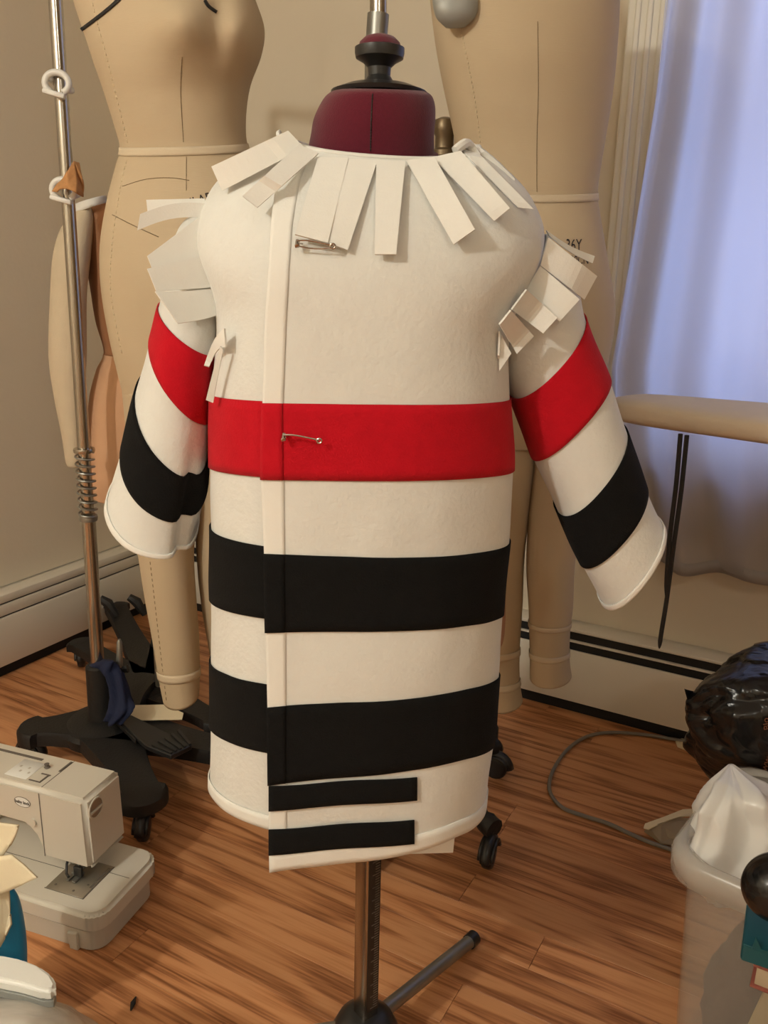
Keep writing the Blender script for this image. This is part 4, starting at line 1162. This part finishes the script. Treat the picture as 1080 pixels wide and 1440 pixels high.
lid = empty('container_lid', (pts[0].x, pts[0].y, lz - .03), 'white rounded plastic lid with a grey rim resting on the clear bag', 'lid')
def extr(outline, th, mat, name, parent, bev=.003):
    bm = bmesh.new(); f = bm.faces.new([bm.verts.new(p) for p in outline])
    r_ = bmesh.ops.extrude_face_region(bm, geom=[f]); ev = [g for g in r_['geom'] if isinstance(g, bmesh.types.BMVert)]
    bmesh.ops.translate(bm, vec=(0, 0, -th), verts=ev); bmesh.ops.recalc_face_normals(bm, faces=bm.faces)
    if bev: bmesh.ops.bevel(bm, geom=list(bm.edges), offset=bev, segments=3, affect='EDGES')
    o = link(name, bm_mesh(bm), mat, parent, True); return autosmooth(o, 50)
extr(pts, .016, 'whiteplastic', 'lid_top', lid, .004)
cc = sum(pts, Vector()) / len(pts)
extr([cc + (p - cc) * .97 - Vector((0, 0, .0155)) for p in pts], .010, 'greyplate', 'lid_rim', lid, .001)
# blue folder edge behind
loft('blue_case', [((-60, 1236), (14, 1244), (-20, 1240), 1.00, .03), ((-60, 1262), (26, 1262), (-15, 1262), 1.00, .035), ((-60, 1300), (35, 1300), (-12, 1302), 1.00, .035), ((-60, 1350), (38, 1345), (-10, 1350), 1.00, .035), ((-60, 1420), (36, 1420), (-10, 1425), 1.00, .03), ((-60, 1482), (32, 1482), (-10, 1486), 1.00, .025)],
     'blue', e=.6, label='bright blue plastic case edge standing left of the sewing machine', cat='case')
# cream fabric draped over it: two folded sheets
def sheet(name, outline, mat, th, label, cat, amp=.006, sub=3, parent=None):
    bm = bmesh.new(); f = bm.faces.new([bm.verts.new(P(x, y, Y)) for x, y, Y in outline])
    bmesh.ops.triangulate(bm, faces=[f])
    for _ in range(sub): bmesh.ops.subdivide_edges(bm, edges=bm.edges, cuts=1, use_grid_fill=True)
    for v_ in bm.verts: v_.co += Vector((.2, -1, .6)) * noise.noise(v_.co * 14) * amp
    o = link(name, bm_mesh(bm), mat, parent, parent is not None)
    if parent is None: recentre(o); tagp(o, label, cat)
    solid(o, th, 0); return o
fabric = empty('folded_fabric', P(0, 1250, .97), 'cream fabric with pointed corners draped over the blue case', 'fabric')
sheet('upper_fold', [(-80, 1150, .99), (-20, 1154, .975), (26, 1160, .96), (21, 1176, .955), (14, 1190, .96), (0, 1210, .955), (-80, 1215, .96)], 'creamcloth', .003, None, None, parent=fabric)
sheet('lower_fold', [(-80, 1205, .965), (0, 1204, .945), (16, 1202, .94), (34, 1216, .935), (53, 1234, .925), (30, 1245, .93), (0, 1258, .935), (-80, 1275, .94)], 'creamcloth', .003, None, None, parent=fabric)
sheet('hanging_fold', [(-80, 1250, .955), (0, 1248, .945), (12, 1252, .945), (14, 1285, .945), (16, 1300, .94), (8, 1318, .94), (0, 1332, .935), (-80, 1345, .935)], 'creamcloth', .003, None, None, amp=.012, parent=fabric)

# dark scrap of bark on the floor
o = tube('thread_scrap', [PZ(184, 1421, .004), PZ(187, 1411, .006), PZ(191, 1402, .003)], [.0014, .0042, .0012], 'slot', None, 7); recentre(o); tagp(o, 'tiny black thread scrap lying alone on the floorboards near the bottom edge', 'scrap')

# ------------------------------------------------------------------ IRONING BOARD
IZ = 0.87
pA = Vector((.404, 1.528, IZ))
iron = empty('ironing_board', (pA.x, pA.y, 0), 'padded cream ironing board with a narrow nose reaching in from the right', 'ironing board')
dirv = (RM.to_3x3() @ Vector((1, -.085, 0))).normalized(); nv = Vector((-dirv.y, dirv.x, 0))
prof = [(0, .010), (.004, .030), (.016, .050), (.04, .064), (.10, .082), (.2, .104), (.32, .125), (.5, .145), (.75, .15), (.98, .15), (1.02, .14)]
bm = bmesh.new(); rows = []
zt, zb_ = .020, -.026
for d_, w_ in prof:
    c = pA + dirv * d_
    sec = []
    for k in range(24):
        a = 2 * math.pi * k / 24
        yy = w_ * math.copysign(abs(math.cos(a)) ** .55, math.cos(a)); zz = (.5 * (zt - zb_)) * math.copysign(abs(math.sin(a)) ** .55, math.sin(a))
        f_ = min(1, .55 + d_ * 12)
        sec.append(bm.verts.new(c + nv * yy + Vector((0, 0, zz * f_ + .002 * noise.noise(Vector((d_ * 30, a * 2, 1)))))))
    rows.append(sec)
for a, b in zip(rows, rows[1:]):
    for k in range(24): bm.faces.new((a[k], a[(k + 1) % 24], b[(k + 1) % 24], b[k]))
bm.faces.new(rows[0]); bm.faces.new(rows[-1][::-1])
cv = link('padded_cover', bm_mesh(bm), 'board', iron, True); subd(cv, 1)
for sgn in (-1, 1):
    top = pA + dirv * .72 + nv * .06 * sgn - Vector((0, 0, .02)); bt = pA + dirv * (.72 - .0) + nv * .06 * sgn
    tube('support_leg', [pA + dirv * .55 + nv * .1 * sgn - Vector((0, 0, .025)), Vector((pA.x, pA.y, .012)) + dirv * 1.0 + nv * .16 * sgn], .011, 'dullsteel', iron, 10)
    tube('support_leg', [pA + dirv * 1.0 + nv * .08 * sgn - Vector((0, 0, .025)), Vector((pA.x, pA.y, .012)) + dirv * .62 + nv * .13 * sgn], .011, 'dullsteel', iron, 10)
yb = PZ(960, 625, IZ - .02).y - .0
def tie(pts):
    tube('black_tie', smooth_path([P(x, y, yb) for x, y in pts], 5), [.0036] * (5 * (len(pts) - 1) - 2) + [.003, .0022, .001], 'blacktape', iron, 6)
tie([(957, 610), (951, 680), (943, 745), (938, 805), (937, 845)])
tie([(966, 612), (958, 690), (947, 770), (938, 840), (930, 890), (927, 912)])

# ------------------------------------------------------------------ RIGHT: BIN, BAGS, CABLE
BZ = .36
bc = PZ(930, 1200, BZ)
e1 = Vector((.78, -.62, 0)).normalized(); e2 = Vector((.62, .78, 0)).normalized()
binr = empty('storage_bin', (bc.x + .15, bc.y, 0), 'clear plastic storage bin packed with bags at the lower right', 'bin')
def rr_out(a0, a1, b0, b1, r):
    return [bc + e1 * a + e2 * b for a, b in rrect(a0, a1, b0, b1, r)]
def ring_strip_mesh(levels, mat, name, parent, th):
    bm = bmesh.new(); rows = []
    for ins, z in levels:
        rows.append([bm.verts.new(Vector((p.x, p.y, z))) for p in rr_out(ins, .46 - ins, ins, .30 - ins, .05)])
    for a, b in zip(rows, rows[1:]):
        m = len(a)
        for k in range(m): bm.faces.new((a[k], a[(k + 1) % m], b[(k + 1) % m], b[k]))
    return rows, bm
rows, bm = ring_strip_mesh([(.016, BZ - .012), (.020, BZ - .05), (.03, .06), (.034, .006)], 'clearbin', 'bin', binr, 0)
bm.faces.new(rows[-1])
o = link('bin_wall', bm_mesh(bm), 'clearbin', binr, True); solid(o, .002, 0)
rows, bm = ring_strip_mesh([(.018, BZ - .002), (.010, BZ + .003), (.002, BZ - .001), (0, BZ - .010), (.001, BZ - .034), (.006, BZ - .036)], 'clearrim', 'rim', binr, 0)
o = link('bin_rim', bm_mesh(bm), 'clearrim', binr, True); solid(o, .0025, 0)
def at_bin(a, b, z): q = bc + e1 * a + e2 * b; return Vector((q.x, q.y, z))
def lump(name, c, sx, sy, sz, mat, label, cat, amp=.01, rot=0, f=14, seed=0, sub=4, group=None):
    bm = bmesh.new(); bmesh.ops.create_icosphere(bm, subdivisions=sub, radius=1)
    mt = Matrix.Translation(c) @ Matrix.Rotation(rot, 4, 'Z')
    for v_ in bm.verts:
        q = Vector((v_.co.x * sx, v_.co.y * sy, v_.co.z * sz))
        q += v_.co * amp * (noise.noise(q * f + Vector((seed, 0, 0))) + .6 * abs(noise.noise(q * f * 2.3 + Vector((seed, 5, 0)))))
        v_.co = mt @ q
    o = link(name, bm_mesh(bm), mat); recentre(o); return tagp(o, label, cat, group)
lump('folded_cloth', at_bin(.115, .10, .125), .055, .058, .110, 'darkcloth', 'dark brown cloth bundle leaning inside the clear bin', 'cloth', .02, R(-40), seed=1)
lump('folded_cloth', at_bin(.225, .10, .09), .045, .055, .075, 'pinkcloth', 'dusky pink cloth at the bottom of the clear bin', 'cloth', .02, R(-40), seed=4)
lump('folded_cloth', at_bin(.062, .19, .055), .022, .035, .045, 'ochrecloth', 'ochre yellow cloth peeping low in the corner of the clear bin', 'cloth', .008, R(-40), seed=6)

# white bag: a peaked film of sharp folds rising out of the bin
def tri(x): x = x % 1.0; return 1 - 2 * abs(x - .5) * 1.0
def wfold(p, t, ph, n):
    u = ph / 6.283
    a = tri(u * 5 + .12 * noise.noise(Vector((t * .7, 1, 2))))
    b = tri(u * 11 + t * .18 + .3 + .3 * noise.noise(Vector((t * .5, u * 3, 7))))
    c = 1 - abs(noise.noise(p * 13 + Vector((2, 2, 2)))) * 2
    return p + n * (.020 * (a - .5) + .010 * (b - .5) + .010 * (c - .6)) * min(1, t * .8 + .05)
wy = 1.04
loft('plastic_bag', [((1024, 1075), (1031, 1075), (1027, 1076), wy + .02, .004), ((1008, 1092), (1052, 1094), (1030, 1098), wy + .01, .03), ((992, 1118), (1090, 1118), (1034, 1128), wy, .055), ((978, 1150), (1130, 1150), (1040, 1168), wy, .07), ((972, 1178), (1150, 1180), (1044, 1208), wy, .08), ((972, 1205), (1160, 1210), (1046, 1240), wy, .085), ((980, 1235), (1160, 1240), (1050, 1262), wy, .08), ((995, 1262), (1150, 1270), (1060, 1280), wy, .06)],
     'whitebag', e=.85, disp=wfold, nt=90, npn=140, label='crumpled white plastic bag with a sharp peak sticking out of the clear bin', cat='plastic bag')
def bfold(p, t, ph, n):
    q = p + Vector((noise.noise(p * 6), noise.noise(p * 6 + Vector((9, 9, 9))), 0)) * .05
    k = .026 * noise.noise(p * 7 + Vector((4, 0, 1))) + .045 * (abs(noise.noise(q * 8)) - .2) + .022 * (abs(noise.noise(q * 17)) - .2) + .010 * (abs(noise.noise(q * 38)) - .2)
    return p + n * k * min(1, t + .1)
by = 1.30
sB = Surf([((1058, 906), (1090, 902), (1075, 906), by, .02), ((1022, 925), (1150, 915), (1080, 935), by, .08), ((985, 955), (1190, 950), (1080, 970), by, .12), ((970, 990), (1200, 990), (1080, 1010), by, .14), ((973, 1035), (1200, 1035), (1082, 1062), by, .14), ((990, 1080), (1190, 1080), (1090, 1110), by, .12), ((1020, 1130), (1180, 1130), (1095, 1160), by, .10), ((1035, 1200), (1170, 1200), (1100, 1225), by, .09), ((1040, 1262), (1165, 1262), (1100, 1275), by, .08)], .95, bfold)
meB = sB.full(110, 130)
blk = empty('trash_bag', (sB.c[4].x, by, 0), 'glossy black plastic bag behind the clear bin at the right edge', 'plastic bag')
bvB = bvh_of(meB)
link('bag_film', meB, 'blackbag', blk, True)
crumple_patch('torn_flap', [(963, 969), (975, 972), (990, 990), (985, 1020), (970, 1000)], by - .05, 'blackbag', .001, parent=blk, amp=.004, depthv=[-.02, 0, .02, .03, 0])
def vert_text(s, px, py, size, ang_, off=.004):
    me = textmesh(s, size, 0.0); ca, sa = math.cos(ang_), math.sin(ang_)
    for v_ in me.vertices:
        x = px + v_.co.x * ca - v_.co.y * sa; y = py - (v_.co.x * sa + v_.co.y * ca)
        v_.co = hit(bvB, x, y, off, by - .1)
    link('printed_lettering', me, 'orange', blk, True, smooth=False)
vert_text('Blo', 1078, 1018, 13, R(100)); vert_text('ww', 1077, 1074, 15, R(70))

# black round pouch, teal box and book at the right edge, resting in the bin
pc = P(1098, 1248, .80)
lump('round_pouch', pc, .042, .036, .038, 'blackbag', 'smooth black rounded pouch above the teal box at the right edge', 'pouch', .002, seed=9)
tb = P(1120, 1322, .80)
t_root = empty('box', tb, 'teal cardboard box corner at the right edge in front of the clear bin', 'box', rotz=R(-26))
prism('box_body', rrect(-.055, .07, -.05, .05, .003, 2), -.010, .012, 'teal', t_root, .0015, 'z')
prism('box_flap', [(-.045, .010), (-.043, .026), (-.036, .014), (.05, .014), (.05, .010)], -.051, -.049, 'teal', t_root, .0)
bk = empty('book', tb + Vector((.012, 0, -.030)), 'red covered book stacked under the teal box', 'book', rotz=R(-30))
ct = at_bin(.29, -.125, 0)
cto = empty('carton', ct, 'plain cardboard carton under the red book, mostly beyond the right edge', 'box', rotz=R(-38.5))
prism('carton_body', rrect(-.125, .16, -.10, .10, .004, 2), 0.0, tb.z - .0465, 'card', cto, .002, 'z')
mbk = box('cover', (-.048, .07, -.052, .052, .012, .016), 'redbook', bk, bev=.001); box('cover', (-.048, .07, -.052, .052, -.016, -.013), 'redbook', bk, bev=.001)
box('page_block', (-.044, .068, -.048, .048, -.013, .012), 'pages', bk, bev=.0005)

# cable, cream scraps
o = tube('cable', smooth_path([PZ(x, y, .006) for x, y in [(985, 1046), (950, 1040), (905, 1033), (860, 1030), (825, 1036), (797, 1055), (777, 1085), (773, 1112), (790, 1135), (820, 1147), (855, 1158), (885, 1172), (915, 1185), (960, 1200)]], 6), .0042, 'cable', None, 8); recentre(o)
tagp(o, 'thin grey cable curling in a loop across the floor by the heater', 'cable')
def floor_piece(name, poly, z, th, mat, label, cat):
    bm = bmesh.new()
    t = [bm.verts.new(PZ(x, y, z + dz)) for x, y, dz in poly]; b = [bm.verts.new(v_.co - Vector((0, 0, th))) for v_ in t]
    n = len(t); bm.faces.new(t); bm.faces.new(b[::-1])
    for k in range(n): bm.faces.new((t[k], b[k], b[(k + 1) % n], t[(k + 1) % n]))
    o = link(name, bm_mesh(bm), mat, smooth=False); recentre(o); return tagp(o, label, cat)
floor_piece('paper_scrap', [(950, 1042, 0), (968, 1034, .004), (985, 1036, 0), (992, 1052, 0), (968, 1056, 0), (953, 1050, 0)], .004, .002, 'paper', 'cream paper scrap on the floor under the black bag', 'paper')
cbx = empty('cardboard_piece', PZ(940, 1165, 0), 'torn brown cardboard flap with a cream edge beside the clear bin', 'cardboard')
def fp(name, poly, th, mat):
    bm = bmesh.new()
    t = [bm.verts.new(PZ(x, y, dz)) for x, y, dz in poly]; b = [bm.verts.new(v_.co - Vector((0, 0, th))) for v_ in t]
    n = len(t); bm.faces.new(t); bm.faces.new(b[::-1])
    for k in range(n): bm.faces.new((t[k], b[k], b[(k + 1) % n], t[(k + 1) % n]))
    link(name, bm_mesh(bm), mat, cbx, True, smooth=False)
fp('board', [(906, 1168, .006), (912, 1163, .02), (930, 1157, .03), (955, 1150, .035), (1000, 1150, .03), (985, 1195, .008), (930, 1185, .006)], .003, 'card')
fp('torn_edge', [(905, 1164, .022), (907, 1158, .024), (935, 1148, .034), (960, 1138, .04), (1000, 1136, .04), (1000, 1146, .036), (956, 1148, .037), (940, 1153, .035), (925, 1160, .028), (912, 1166, .022)], .002, 'paper')
